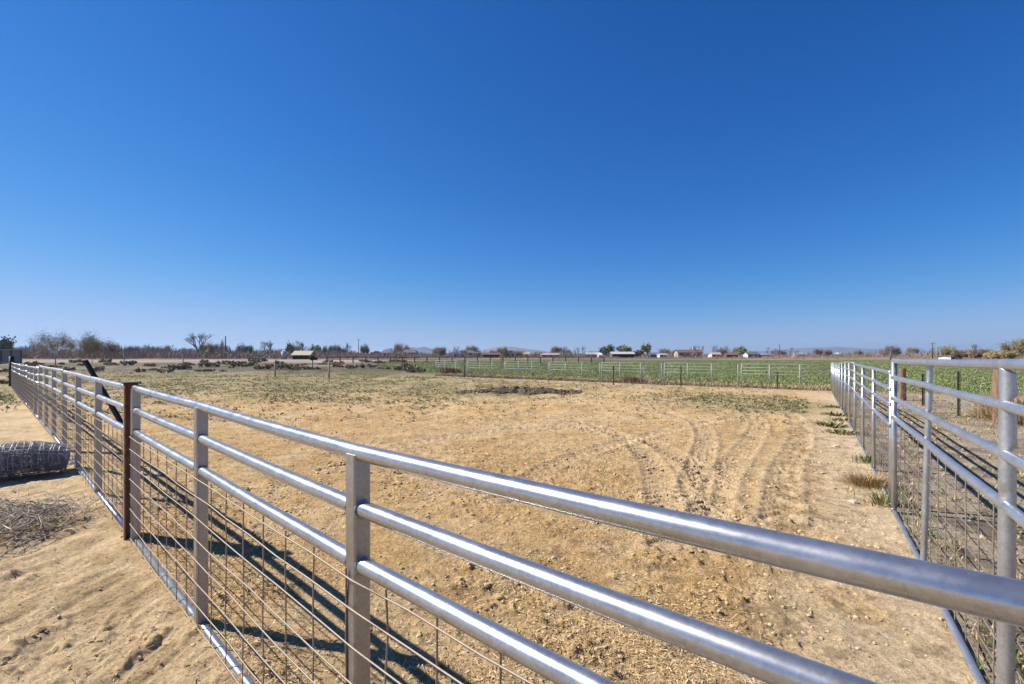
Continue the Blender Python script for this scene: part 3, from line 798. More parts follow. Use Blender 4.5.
# ------------------------------------------------------------------ tufts along the right fence
def tuft(x, y, h, n, spread, mats, pr, label, cat='grass tuft', name='grass_tuft', tilt=(.1, 1.1), w=.035, group=None):
    X = x+RNG.normal(0, spread, n); Yy = y+RNG.normal(0, spread, n)
    az = np.arctan2(Yy-y, X-x)+RNG.normal(0, .7, n)
    Ln = h*RNG.uniform(.45, 1.1, n)
    v, f = blades(X, Yy, gz(X, Yy)-.01, az, RNG.uniform(*tilt, n), Ln, np.maximum(Ln*w, .002))
    v, t = tri_fix(v, f); c = RNG.choice(len(mats), n, p=pr)
    z = g1z(x, y)
    o = npmesh(name, v, t, mats, np.concatenate([c, c, c]), None, (x, y, z))
    return tag(o, label, cat, group)
x, y = at(868, 486); tuft(x, y, .17, 1200, .11, [M['brush'], M['dry'], M['straw3'], M['weed_g']], [.45, .25, .2, .1], 'bushy tan dry tuft at the foot of the right fence', tilt=(.2, 1.4), w=.02)
x, y = at(866, 466); tuft(x+.05, y, .17, 160, .08, [M['weed_g'], M['weed']], [.7, .3], 'green grass sprig just behind the bushy tan tuft', tilt=(.05, .8), w=.03)
x, y = at(884, 505); tuft(x, y, .17, 200, .08, [M['weed_g'], M['weed'], M['dry']], [.6, .2, .2], 'fresh green grass tuft in front of the tall right fence post', tilt=(.05, .9), w=.03)
for (px, py, s, lab) in ((829, 426, .20, 'small green weed clump on pale sand, set farthest left of the right fence'), (842, 434, .17, 'green weed clump on pale sand close against the right fence posts'), (838, 416, .20, 'leafy green weed clump halfway along the row beside the right fence'),
                         (833, 408, .18, 'green weed clump near the far end of the row beside the right fence'), (843, 421, .15, 'little dry green weed touching the right fence')):
    x, y = at(px, py); tuft(x, y, s*.8, 150, .15, [M['weed'], M['weed_g'], M['weed_d']], [.45, .2, .35], lab, 'weed', 'weed_clump', (.4, 1.4), .16, 'weed clumps beside the right fence')
# pale stones in the sand near the right fence
for (px, py, s, lab) in ((836, 447, .06, 'pale flat stone on the sand left of the right fence'), (853, 502, .055, 'pale lumpy stone in front of the bushy tan tuft')):
    x, y = at(px, py); v, f = lumps(np.array([x]), np.array([y]), np.array([g1z(x, y)+.01]), np.array([s]), .5)
    tag(npmesh('stone', v, f, M['stone'], None, None, (x, y, g1z(x, y))), lab, 'stone')

# ------------------------------------------------------------------ old fence outside on the right
def wood_post(px, Y, ztop, r, label, rough=.25, m='oldwood'):
    x, y = atY(px, Y); z = z0(x, y); mb = MB(); K = 10; n = 12; vs = []; fs = []
    for k in range(K+1):
        s = k/K
        for j in range(n):
            t = 2*PI*j/n; rr = r*(1+rough*(float(vnoise(np.float64(j*1.3), np.float64(s*3), 7))-.5))*(1.05-.12*s)
            zz = z-.1+(ztop-z+.1)*s + (rough*.25*r*math.sin(j*2.2) if k == K else 0)
            vs.append((x+rr*math.cos(t), y+rr*math.sin(t), zz))
    for k in range(K):
        for j in range(n): fs.append((k*n+j, k*n+(j+1) % n, (k+1)*n+(j+1) % n, (k+1)*n+j))
    fs.append(tuple(K*n+j for j in range(n)))
    mb.add(vs, fs)
    return tag(mb.build('wooden_post', M[m], None, (x, y, z)), label, 'post')
wood_post(902.5, 18.5, 1.10, .12, 'short brown wooden post outside the right fence, left of the two thin dark posts')
wood_post(1000, 11.6, 1.31, .135, 'thick weathered wooden post behind the dented silver post', .35)
def tpost(px, Y, ztop, label, lean=0, m='tpost', group=None, w=.024):
    x, y = atY(px, Y); z = z0(x, y); h = ztop-z
    root = thing('thin_post', (x, y, z), label, 'post', group)
    mb = MB(); mb.box((x, y, z+h/2-.05), (w, .006, h/2+.05)); part(mb, 'flange', M[m], root)
    mb = MB(); mb.box((x, y-.006-w*.7, z+h/2-.05), (.006, w*.7-.001, h/2+.045))
    k = .1
    while k < h: mb.box((x, y-.010-w*1.4, z+k), (.009, .004, .012)); k += .11
    part(mb, 'stem', M[m], root)
    return root
tpost(923, 16.2, .98, 'thin dark steel post outside the right fence, nearest the short brown wooden post', w=.035)
tpost(958.5, 13.1, 1.17, 'thin dark steel post alone in the gap of the tall right panel', w=.032)
for px, Y, zt_, lab in ((613.5, 27.6, .95, 'dark thin post behind the third far-fence panel'), (681, 26.4, .95, 'dark thin post behind the second far-fence panel from the right'), (777.5, 23.9, .70, 'dark thin post behind the rightmost far-fence panel'), (464.5, 36.6, .72, 'dark thin post behind the leftmost far-fence panel')):
    tpost(px, Y+1.2, zt_, lab, w=.032)
# barbed wire strands between the old posts
pts0 = [atY(902.5, 18.5), atY(923, 16.2), atY(958.5, 13.1), atY(1000, 11.6), (12.4, 8.6), (11.8, 5.2)]
root = thing('wire_strands', (*pts0[0], -.1), 'thin rusty wire strands strung between the old posts outside the right fence', 'wire')
for h in (.35, .62, .9):
    mb = MB(); pts = []
    for a_, b_ in zip(pts0[:-1], pts0[1:]):
        for q in range(8):
            s = q/8; p = lerp2(a_, b_, s); pts.append(V3(p, z0(*p)+h-.05*math.sin(PI*s)+random.uniform(-.008, .008)))
    mb.tube(pts, .004, 4, caps=False); part(mb, 'strand', M['wire_old'], root)
tpost(1090, 8.6, 1.1, 'thin dark steel post farthest right outside the right fence', w=.03)
# tan dry brush round the thick wooden post
for (px, Y, h, n, sp, lab) in ((1001, 12.6, .45, 900, .20, 'tan tumbleweed brush at the foot of the thick wooden post'), (1016, 12.2, .70, 1500, .26, 'tall tan dry brush right of the thick wooden post'), (1040, 11.4, .75, 1500, .4, 'tan dry brush at the right edge behind the dented post')):
    x, y = atY(px, Y); tuft(x, y, h, n, sp, [M['brush'], M['dry'], M['twig_red']], [.5, .3, .2], lab, 'brush', 'dry_brush', (.05, 1.2), .012)

# ------------------------------------------------------------------ far vegetation
G0 = -.2
def bush_geom(rs, h, w, kind):
    """twigs (triangular prisms) and leaf faces for a shrub or tree standing at the origin.
    returns trunk MB, crown MB (twigs slot 0, leaves slot 1)"""
    trunk = MB(); crown = MB()
    la = kind.get('la', .55)
    def leaf(p, s):
        a = rs.uniform(0, 2*PI); t = rs.uniform(-.9, .9)
        d = Vector((math.cos(a)*math.cos(t), math.sin(a)*math.cos(t), math.sin(t)))*s; e = d.orthogonal().normalized()*s*la
        e.rotate(__import__('mathutils').Quaternion(d.normalized(), rs.uniform(0, 6.28)))
        crown.add([p-d, p+e, p+d, p-e], [(0, 1, 2, 3)], 1)
    def grow(p, d, ln, r, depth, tr):
        q = p+d*ln; m_ = p.lerp(q, .5)+Vector((rs.uniform(-1, 1), rs.uniform(-1, 1), 0))*ln*.07
        (trunk if tr else crown).tube([p, m_, q], [r, r*.8, r*.62], 5 if tr else 3, caps=False, smooth=False)
        if depth == 0:
            for k in range(kind['leaves']):
                c = q+Vector((rs.gauss(0, 1), rs.gauss(0, 1), rs.gauss(0, 1)))*ln*kind.get('fluff', .45)
                leaf(c, kind['ls']*rs.uniform(.6, 1.4))
            return
        if depth <= 2:
            for k in range(kind['leaves']//2): leaf(q+Vector((rs.gauss(0, 1), rs.gauss(0, 1), rs.gauss(0, 1)))*ln*.4, kind['ls']*rs.uniform(.6, 1.3))
        nb = rs.choice(kind['nb'])
        for k in range(nb):
            s = kind['spread']; v = (d+Vector((rs.uniform(-s, s), rs.uniform(-s, s), rs.uniform(-s*.35, s*.55)+kind['up']))).normalized()
            grow(p.lerp(q, rs.uniform(.55, 1)), v, ln*rs.uniform(.62, .86), r*.6, depth-1, tr and depth > kind['depth']-1)
    ns = kind['stems']; sc = h*kind['l0']
    for k in range(ns):
        a = rs.uniform(0, 2*PI); o = kind['base']*w*rs.uniform(.1, .5)
        d = Vector((math.cos(a)*kind['fan'], math.sin(a)*kind['fan'], 1)).normalized() if ns > 1 else Vector((rs.uniform(-.08, .08), rs.uniform(-.08, .08), 1)).normalized()
        grow(Vector((math.cos(a)*o, math.sin(a)*o, -.1)), d, sc*rs.uniform(.8, 1.2), h*kind['r0'], kind['depth'], True)
    # fit to size
    P = np.array([tuple(v) for v in trunk.v+crown.v]); mx = np.percentile(P[:, 2], 99.5); wx = np.percentile(np.abs(P[:, 0]), 98)
    sx, sz = (w/2)/max(wx, .1), h/max(mx, .1)
    for mb in (trunk, crown): mb.v = [(v[0]*sx, v[1]*sx, v[2]*sz) for v in mb.v]
    return trunk, crown
K_bare = dict(stems=1, l0=.20, r0=.024, depth=6, nb=[2, 3, 3], spread=.50, up=.16, leaves=0, ls=.2, base=0, fan=.2)
K_tall = dict(stems=3, l0=.22, r0=.012, depth=4, nb=[2, 3, 3], spread=.30, up=.35, leaves=1, ls=.20, base=.25, fan=.16, la=.10)
K_leafy = dict(stems=3, l0=.17, r0=.020, depth=4, nb=[3, 3, 4], spread=.80, up=.16, leaves=4, ls=.30, base=.3, fan=.35, fluff=1.0)
K_shrub = dict(stems=16, l0=.30, r0=.007, depth=3, nb=[2, 3, 3], spread=.6, up=.18, leaves=4, ls=.34, base=.8, fan=.7, la=.09)
K_thick = dict(stems=22, l0=.28, r0=.007, depth=3, nb=[3, 3, 4], spread=.55, up=.18, leaves=9, ls=.36, base=.9, fan=.55, la=.10, fluff=.6)
def tree(name, px, w_px, ytop, Y, kind, mats, label, cat, group=None, seed=1, proto=None):
    x, y = atY(px, Y); k = Y/F; h = (HY-ytop)*k+H-G0; w = w_px*k
    rs = random.Random(seed)
    root = thing(name, (x, y, G0), label, cat, group)
    t, c = bush_geom(rs, h, w, kind)
    kd = 'stems' if kind['stems'] > 1 else 'trunk'
    t.v = [(v[0], v[1], v[2]) for v in t.v]
    t.build(kd, mats[0], root); c.build('crown', [mats[0], mats[1]], root)
    return root
TW, TG, TR, BK = M['twig'], M['twig_grey'], M['twig_red'], M['bark']
OL, LF, LD = M['olive'], M['leaf'], M['leaf_d']
for i, a in enumerate([
    ('bush', 68, 54, 331, 165, K_thick, (TW, OL), 'large bare brown twiggy bush towering at the left horizon', 'bush', None),
    ('bush', 92, 34, 339, 168, K_thick, (TW, OL), 'rounded olive bush joined to the right side of the largest twiggy bush', 'bush', None),
    ('bush', 50, 20, 341, 175, K_shrub, (TW, TW), 'lower brown bush on the left flank of the largest twiggy bush', 'bush', None),
    ('bush', 1, 17, 339, 170, K_leafy, (BK, LD), 'dark green bush cut off by the left edge of the picture', 'bush', None),
    ('bare_tree', 197, 26, 332.5, 190, K_bare, (TG, TG), 'leafless tree with the widest fan of bare branches on the left horizon', 'tree', None),
    ('bare_tree', 219, 10, 339, 195, K_tall, (TG, TG), 'narrow leafless tree just left of a dark utility pole', 'tree', None),
    ('bare_tree', 207, 14, 342.5, 200, K_thick, (TW, OL), 'low olive brown tree under the widest leafless tree', 'tree', None),
    ('tree', 245, 14, 344, 230, K_thick, (TG, M['weed']), 'grey green bushy tree right of the left utility pole', 'tree', None),
    ('bare_tree', 264, 9, 341, 240, K_bare, (TG, TG), 'left one of a pair of small leafless trees above the reddish brush', 'tree', None),
    ('bare_tree', 271, 9, 340.5, 240, K_bare, (TG, TG), 'right one of a pair of small leafless trees above the reddish brush', 'tree', None),
    ('tree', 291, 8, 343, 230, K_leafy, (BK, LF), 'small fresh green tree left of the long yellow roof', 'tree', None),
    ('bare_tree', 303, 10, 340.5, 250, K_bare, (TG, TG), 'leafless tree rising behind the long yellow roof', 'tree', None),
    ('tree', 317, 10, 346, 240, K_leafy, (BK, M['olive']), 'yellow green tree just right of the long yellow roof', 'tree', None),
    ('tree', 328, 9, 346, 250, K_thick, (TG, M['weed']), 'grey green shrubby tree second to the right of the yellow roof', 'tree', None),
    ('tree', 336, 10, 345, 260, K_thick, (TG, M['weed']), 'grey green shrubby tree third to the right of the yellow roof', 'tree', None),
    ('bare_tree', 347, 8, 342.5, 250, K_bare, (TG, TG), 'leafless tree left of the thin utility mast', 'tree', None),
    ('bare_tree', 364, 9, 344.5, 260, K_thick, (TG, TG), 'grey leafless bush right of the thin utility mast', 'tree', None),
    ('bare_tree', 402, 15, 343, 270, K_thick, (TR, TR), 'reddish leafless tree in front of the small left hill', 'tree', None),
    ('tree', 439, 13, 347, 280, K_thick, (TW, OL), 'olive tree at the right foot of the small left hill', 'tree', None),
    ('bare_tree', 456, 6, 346, 280, K_tall, (TG, TG), 'slim leafless tree by the small bright white house', 'tree', None),
    ('bare_tree', 562, 6, 346, 300, K_tall, (TG, TG), 'first slim leafless poplar right of the broad hill', 'tree', None),
    ('bare_tree', 567, 6, 345.5, 300, K_tall, (TG, TG), 'second slim leafless poplar right of the broad hill', 'tree', None),
    ('bare_tree', 577, 6, 347.5, 300, K_tall, (TG, TG), 'third and shortest slim poplar right of the broad hill', 'tree', None),
    ('bare_tree', 584, 5, 345, 300, K_tall, (TG, TG), 'tallest slim leafless poplar left of the round green tree', 'tree', None),
    ('tree', 607, 12, 345.5, 260, K_leafy, (BK, LD), 'round dense green tree at the left end of the long pale barn', 'tree', None),
    ('tree', 626, 13, 345.8, 300, K_leafy, (BK, LF), 'light green spreading tree behind the long pale barn', 'tree', None),
    ('tree', 646, 9, 344, 290, K_leafy, (BK, LF), 'upright pale green tree at the right end of the long pale barn', 'tree', None),
    ('tree', 638, 11, 350.5, 250, K_leafy, (BK, OL), 'low yellow green bush in front of the upright pale green tree', 'bush', None),
    ('bare_tree', 661, 6, 348, 300, K_tall, (TG, TG), 'slim leafless tree above the dark shed with the white trailer', 'tree', None),
    ('bare_tree', 693, 7, 344.5, 310, K_tall, (TG, TG), 'slim leafless tree left of the chimney of the red roofed house', 'tree', None),
    ('bare_tree', 701, 7, 344.5, 310, K_tall, (TG, TG), 'slim leafless tree over the right end of the red roofed house', 'tree', None),
    ('bare_tree', 714, 7, 344.5, 300, K_tall, (TR, TR), 'reddish slim tree over the small white house', 'tree', None),
    ('bare_tree', 720, 8, 346, 300, K_tall, (TR, TR), 'reddish leafless tree right of the small white house', 'tree', None),
    ('bare_tree', 727, 6, 344.5, 310, K_tall, (TG, TG), 'grey slim leafless tree left of the pointed green tree', 'tree', None),
    ('tree', 740, 8, 347, 280, K_leafy, (BK, LF), 'pointed green tree left of the long white trailer', 'tree', None),
    ('bare_tree', 781, 8, 350, 320, K_thick, (TR, TR), 'reddish bush at the foot of the tall right utility pole', 'bush', None),
    ('bare_tree', 893, 12, 345.5, 210, K_thick, (TG, TG), 'leafless tree above the corner post of the tall right panel', 'tree', None),
    ('tree', 948, 15, 346, 200, K_thick, (TW, M['weed_d']), 'tan leafless shrub right of the pair of utility poles', 'bush', None),
    ('bush', 972, 26, 350, 130, K_thick, (TR, TR), 'broad reddish brown brush pile behind the tall right panel', 'bush', None),
    ('bush', 998, 20, 351, 120, K_thick, (TR, M['dry']), 'rusty brown bush right of the broad brush pile', 'bush', None),
    ('bare_tree', 975, 7, 343, 230, K_bare, (TG, TG), 'leafless tree sticking up over the broad brush pile', 'tree', None),
    ('tree', 1006, 7, 347.5, 230, K_leafy, (BK, LD), 'small dark tree left of the tree at the right edge', 'tree', None),
    ('tree', 1020, 22, 339, 120, K_thick, (TG, OL), 'budding greenish tree at the right edge of the picture', 'tree', None),
    ]):
    tree(*a, seed=40+i)

# small leafless trees between the others: copies of a few shapes
def copy_far(o):
    c = o.copy(); COL.objects.link(c)
    for ch in list(o.children):
        d = ch.copy(); COL.objects.link(d); d.parent = c
    return c
rt = random.Random(77)
fp_ = [tree('bare_tree', 118, 9, 345.5, 220, K_bare, (TG, TG), 'small leafless tree in the broken row of bare trees along the horizon', 'tree', 'small bare trees along the horizon', 301),
       tree('bare_tree', 133, 10, 346, 220, K_thick, (TW, TR), 'small leafless tree in the broken row of bare trees along the horizon', 'tree', 'small bare trees along the horizon', 302),
       tree('bare_tree', 150, 7, 345, 220, K_tall, (TG, TG), 'small leafless tree in the broken row of bare trees along the horizon', 'tree', 'small bare trees along the horizon', 303),
       tree('bare_tree', 163, 12, 346, 220, K_thick, (TG, M['weed_d']), 'small leafless tree in the broken row of bare trees along the horizon', 'tree', 'small bare trees along the horizon', 304)]
for k in range(64):
    px = rt.uniform(108, 590) if k < 38 else rt.uniform(655, 1000); Y = rt.uniform(225, 330)
    o = copy_far(rt.choice(fp_)); x, y = atY(px, Y); s_ = rt.uniform(.65, 1.15)*(Y/240)*(1 if px < 420 else .85)
    o.location = (x, y, G0); o.scale = (s_*rt.uniform(.8, 1.3), s_, s_); o.rotation_euler = (0, 0, rt.uniform(0, 6.28))
# far brush line: one mass
def far_brush(name, x0, x1, prof, Yr, n, mats, pr, label, seed, hs=1.0):
    rs = np.random.default_rng(seed); V_ = []; F_ = []; mi = []; o = 0
    for k in range(n):
        px = rs.uniform(x0, x1); Y = rs.uniform(*Yr); x, y = atY(px, Y)
        top = np.interp(px, prof[0], prof[1]) + rs.normal(0, .8)
        h = max(.8, (HY-top)*Y/F+H-G0)*hs*rs.uniform(.30, 1.05)*(.65+.75*float(vnoise(np.float64(px/9.), np.float64(seed), 3))); w = h*rs.uniform(.7, 1.3)
        m_ = rs.choice(len(mats), p=pr)
        nt_ = 46
        a = rs.uniform(0, 2*PI, nt_); tl = np.abs(rs.normal(0, .95, nt_)).clip(0, 1.5); s = rs.uniform(.35, 1.0, nt_)
        bx = x+rs.normal(0, .30*w, nt_); by = y+rs.normal(0, .3*w, nt_); z0_ = G0+h*rs.uniform(0, .45, nt_)
        tip = np.stack([bx+np.cos(a)*np.sin(tl)*h*s*.5, by+np.sin(a)*np.sin(tl)*h*s*.5, np.minimum(z0_+h*s*np.cos(tl)*.6, G0+h*rs.uniform(.75, 1.05, nt_))], 1)
        wd = rs.uniform(.05, .17, nt_)*h/4
        b0 = np.stack([bx-wd*np.sin(a+.7), by+wd*np.cos(a+.7), z0_], 1); b1 = np.stack([bx+wd*np.sin(a+.7), by-wd*np.cos(a+.7), z0_], 1)
        V_.append(np.stack([b0, b1, tip], 1).reshape(-1, 3)); F_.append(np.arange(3*nt_).reshape(-1, 3)+o); o += 3*nt_
        mi += [m_]*nt_
    tag(npmesh(name, np.vstack(V_), np.vstack(F_), mats, mi), label, 'brush', kind='stuff')
far_brush('brush_line', -30, 420, ([0, 40, 110, 140, 180, 215, 240, 280, 330, 420], [344.5, 345.5, 346, 344.5, 346.5, 345.5, 347, 346.5, 348.5, 349]), (175, 330), 2600, [TW, TR, TG, OL, M['twig_red']], [.3, .3, .18, .12, .1], 'long mass of leafless reddish brown brush along the left horizon', 5)
far_brush('brush_line', 400, 1060, ([400, 520, 600, 700, 800, 880, 940, 1060], [349.5, 350, 350, 349.5, 352.6, 351.8, 349.8, 349.5]), (250, 430), 3000, [TW, TR, TG, OL, LD], [.32, .3, .22, .1, .06], 'thin mass of leafless brush along the middle and right horizon', 6)
far_brush('scrub_line', 440, 930, ([440, 600, 700, 930], [355.4, 355.2, 355, 355.6]), (165, 235), 520, [TW, TR, TG, OL, M['dry']], [.3, .25, .2, .15, .1], 'low scrub in front of the far houses across the middle', 8)
# sagebrush in the left pasture: individuals from three shapes
def sage_proto(seed, h, w, leafm, twm):
    rs = random.Random(seed); root = thing('sagebrush', (0, 0, 0), 'low grey brown sagebrush standing in the left pasture', 'shrub', 'sagebrush in the left pasture')
    kd = dict(stems=12, l0=.36, r0=.016, depth=3, nb=[2, 3], spread=.75, up=.06, leaves=3, ls=.13, base=.6, fan=1.1, fluff=.5)
    t, c = bush_geom(rs, h, w, kd); t.build('stems', twm, root); c.build('crown', [twm, leafm], root); return root
def copy_tree(o):
    c = o.copy(); COL.objects.link(c)
    for ch in list(o.children):
        d = ch.copy(); COL.objects.link(d); d.parent = c
    return c
protos = [sage_proto(1, 1.0, 2.0, M['sage'], M['twig']), sage_proto(2, .9, 2.3, M['sage_b'], M['darkwood']), sage_proto(3, 1.1, 1.9, M['sage'], M['darkwood'])]
sg = []
rs = random.Random(9)
for (px, py, wpx) in ((178, 371, 14), (186, 366, 10), (165, 374, 13), (150, 369, 10), (205, 369, 12), (213, 369, 10), (230, 367, 11), (240, 369, 12), (252, 368, 10), (258, 362, 16), (262, 371, 15), (270, 370, 10), (284, 371, 13), (292, 371, 10), (305, 372, 11),
                      (316, 372, 12), (338, 370, 9), (352, 371, 10), (366, 370, 13), (372, 369, 8), (384, 371, 11), (112, 366, 10), (128, 366, 11), (77, 363, 12), (140, 374, 10), (400, 372, 12), (412, 374, 14), (420, 373, 10), (406, 369, 9), (448, 372, 6), (30, 370, 10), (8, 374, 12), (16, 379, 12), (2, 384, 14), (55, 369, 9), (98, 374, 9)):
    sg.append((px, py, wpx))
for _ in range(60):
    px = rs.uniform(-5, 420); sg.append((px, rs.uniform(362, 374), rs.uniform(5, 10)))
for i, (px, py, wpx) in enumerate(sg):
    o = protos[i] if i < 3 else copy_tree(protos[rs.choice([0, 1, 2, 1])])
    x, y = at(px, py); s = wpx*y/F/2.0
    o.location = (x, y, g1z(x, y)-.05); o.scale = (s, s, s*rs.uniform(.65, 1.0)); o.rotation_euler = (0, 0, rs.uniform(0, 6.28))
# dark brush clump beside the far fence (third panel)
for (px, py, w, h, lab) in ((635, 383.5, 1.3, .55, 'brown dead brush clump behind the third far-fence panel'), (448, 374, 1.6, .8, 'dark bush at the left end of the far fence')):
    x, y = at(px, py); tuft(x+.2, y+.9, h, 700, w*.28, [M['twig_red'], M['brush'], M['darkwood']], [.4, .3, .3], lab, 'brush', 'dead_brush', (.1, 1.3), .03)

# ------------------------------------------------------------------ wooden rail fence along the road, and small posts
def rail_fence():
    root = thing('rail_fence', (-10, 100, G0), 'dark wooden rail fence running along the pale road across the left half', 'fence')
    Y0 = 100; x0 = -38.5; x1 = 19; mb = MB()
    n = 22
    P = [(x0+(x1-x0)*i/n, Y0+2.5*math.sin(i*.5)*.3) for i in range(n+1)]
    top = [V3(p, 1.02+random.uniform(-.03, .03)) for p in P]; mb.tube(top, .085, 5, smooth=False); part(mb, 'top_rail', M['darkwood'], root)
    mb = MB(); mb.tube([V3(p, .45+random.uniform(-.03, .03)) for p in P], .05, 4, smooth=False); part(mb, 'rail', M['darkwood'], root)
    for p in P:
        mb = MB(); mb.box((p[0], p[1]-.12, .42), (.10, .09, .66), mi=0); part(mb, 'post', M['oldwood'], root)
rail_fence()
def pale_post(px, ytop, ybase, label, w=.06, m='palewood'):
    x, y = at(px, ybase); zt_ = H-(ytop-HY)/F*y; mb = MB(); z = g1z(x, y)
    mb.tube([(x, y, z-.1), (x+.02, y, zt_)], [w, w*.9], 6); return tag(mb.build('fence_post', M[m], None, (x, y, z)), label, 'post', 'thin posts in the left pasture')
for px, a, b_, lab in ((92, 353.5, 364, 'pale thin post right of the leaning black post'), (124, 353, 369, 'pale thin post in the pasture above the rusty brown post'), (183, 355, 369, 'pale thin post below the widest leafless tree'), (329, 361, 378, 'thin post right of the dark topped pale post'), (275, 360, 377, 'thin post in the middle of the sagebrush')):
    pale_post(px, a, b_, lab)
# sign on a thin post
x, y = at(55.5, 366); root = thing('sign_post', (x, y, g1z(x, y)), 'thin post carrying a small pale green sign plate above the left fence', 'sign')
mb = MB(); mb.tube([(x, y, g1z(x, y)-.1), (x, y, H+.30)], .07, 6); part(mb, 'pole', M['palewood'], root)
mb = MB(); mb.box((x-.15, y-.09, H+.33), (.62, .015, .16)); part(mb, 'sign_plate', M['sign'], root)
# pale post with a dark box
x, y = at(312.5, 373.5); root = thing('post_box', (x, y, g1z(x, y)), 'pale post with a dark box on top standing in the sagebrush', 'post box')
zt_ = H-(360-HY)/F*y; z = g1z(x, y)
mb = MB(); mb.tube([(x, y, z-.1), (x, y, zt_)], .055, 6); part(mb, 'pole', M['palewood'], root)
mb = MB(); mb.box((x+.12, y, zt_+.12), (.30, .2, .13), bev=.03); part(mb, 'box', M['black'], root)
mb = MB(); mb.box((x+.02, y, zt_+.31), (.12, .1, .06)); part(mb, 'lid', M['black'], root)
# grey board fence at far left
x, y = atY(5, 96); root = thing('board_fence', (x, y, G0), 'weathered grey board fence with a pale top rail at the far left edge', 'fence')
mb = MB(); mb.box((x-1, y, 1.15), (4.4, .05, 1.3)); part(mb, 'boards', M['palewood'], root)
mb = MB(); mb.box((x-1, y-.08, 2.52), (4.5, .12, .07)); part(mb, 'top_rail', M['pale'], root)
for k in range(5):
    mb = MB(); mb.box((x-5+2*k+.3, y-.12, 1.1), (.08, .06, 1.38)); part(mb, 'post', M['darkwood'], root)
# utility poles
def pole(px, ytop, Y, label, r=.17, arm=True, m='darkwood'):
    x, y = atY(px, Y); zt_ = H-(ytop-HY)/F*Y
    root = thing('utility_pole', (x, y, G0), label, 'utility pole')
    mb = MB(); mb.tube([(x, y, G0-.2), (x, y, zt_)], [r*1.2, r*.85], 8); part(mb, 'pole', M[m], root)
    if arm:
        mb = MB(); mb.box((x, y-r-.05, zt_-.5), (.95, .05, .07)); part(mb, 'crossarm', M[m], root)
        for s in (-.8, 0, .8):
            mb = MB(); mb.tube([(x+s, y-r-.05, zt_-.42), (x+s, y-r-.05, zt_-.18)], .06, 6); part(mb, 'insulator', M['pale'], root)
pole(225.5, 336, 230, 'dark utility pole standing alone right of the leafless trees on the left', .26, False)
pole(358.5, 339, 260, 'thin utility mast with a short crossarm left of the centre', .17)
pole(779.5, 344.3, 300, 'tall dark utility pole at the left end of the long right hills', .24, False)
pole(932.5, 342.5, 200, 'taller of the two utility poles behind the tall right panel', .2)
pole(938, 347, 210, 'shorter of the two utility poles behind the tall right panel', .2, False)
pole(890.6, 351.5, 150, 'short thick brown pole left of the tall right panel', .2, False, 'oldwood')

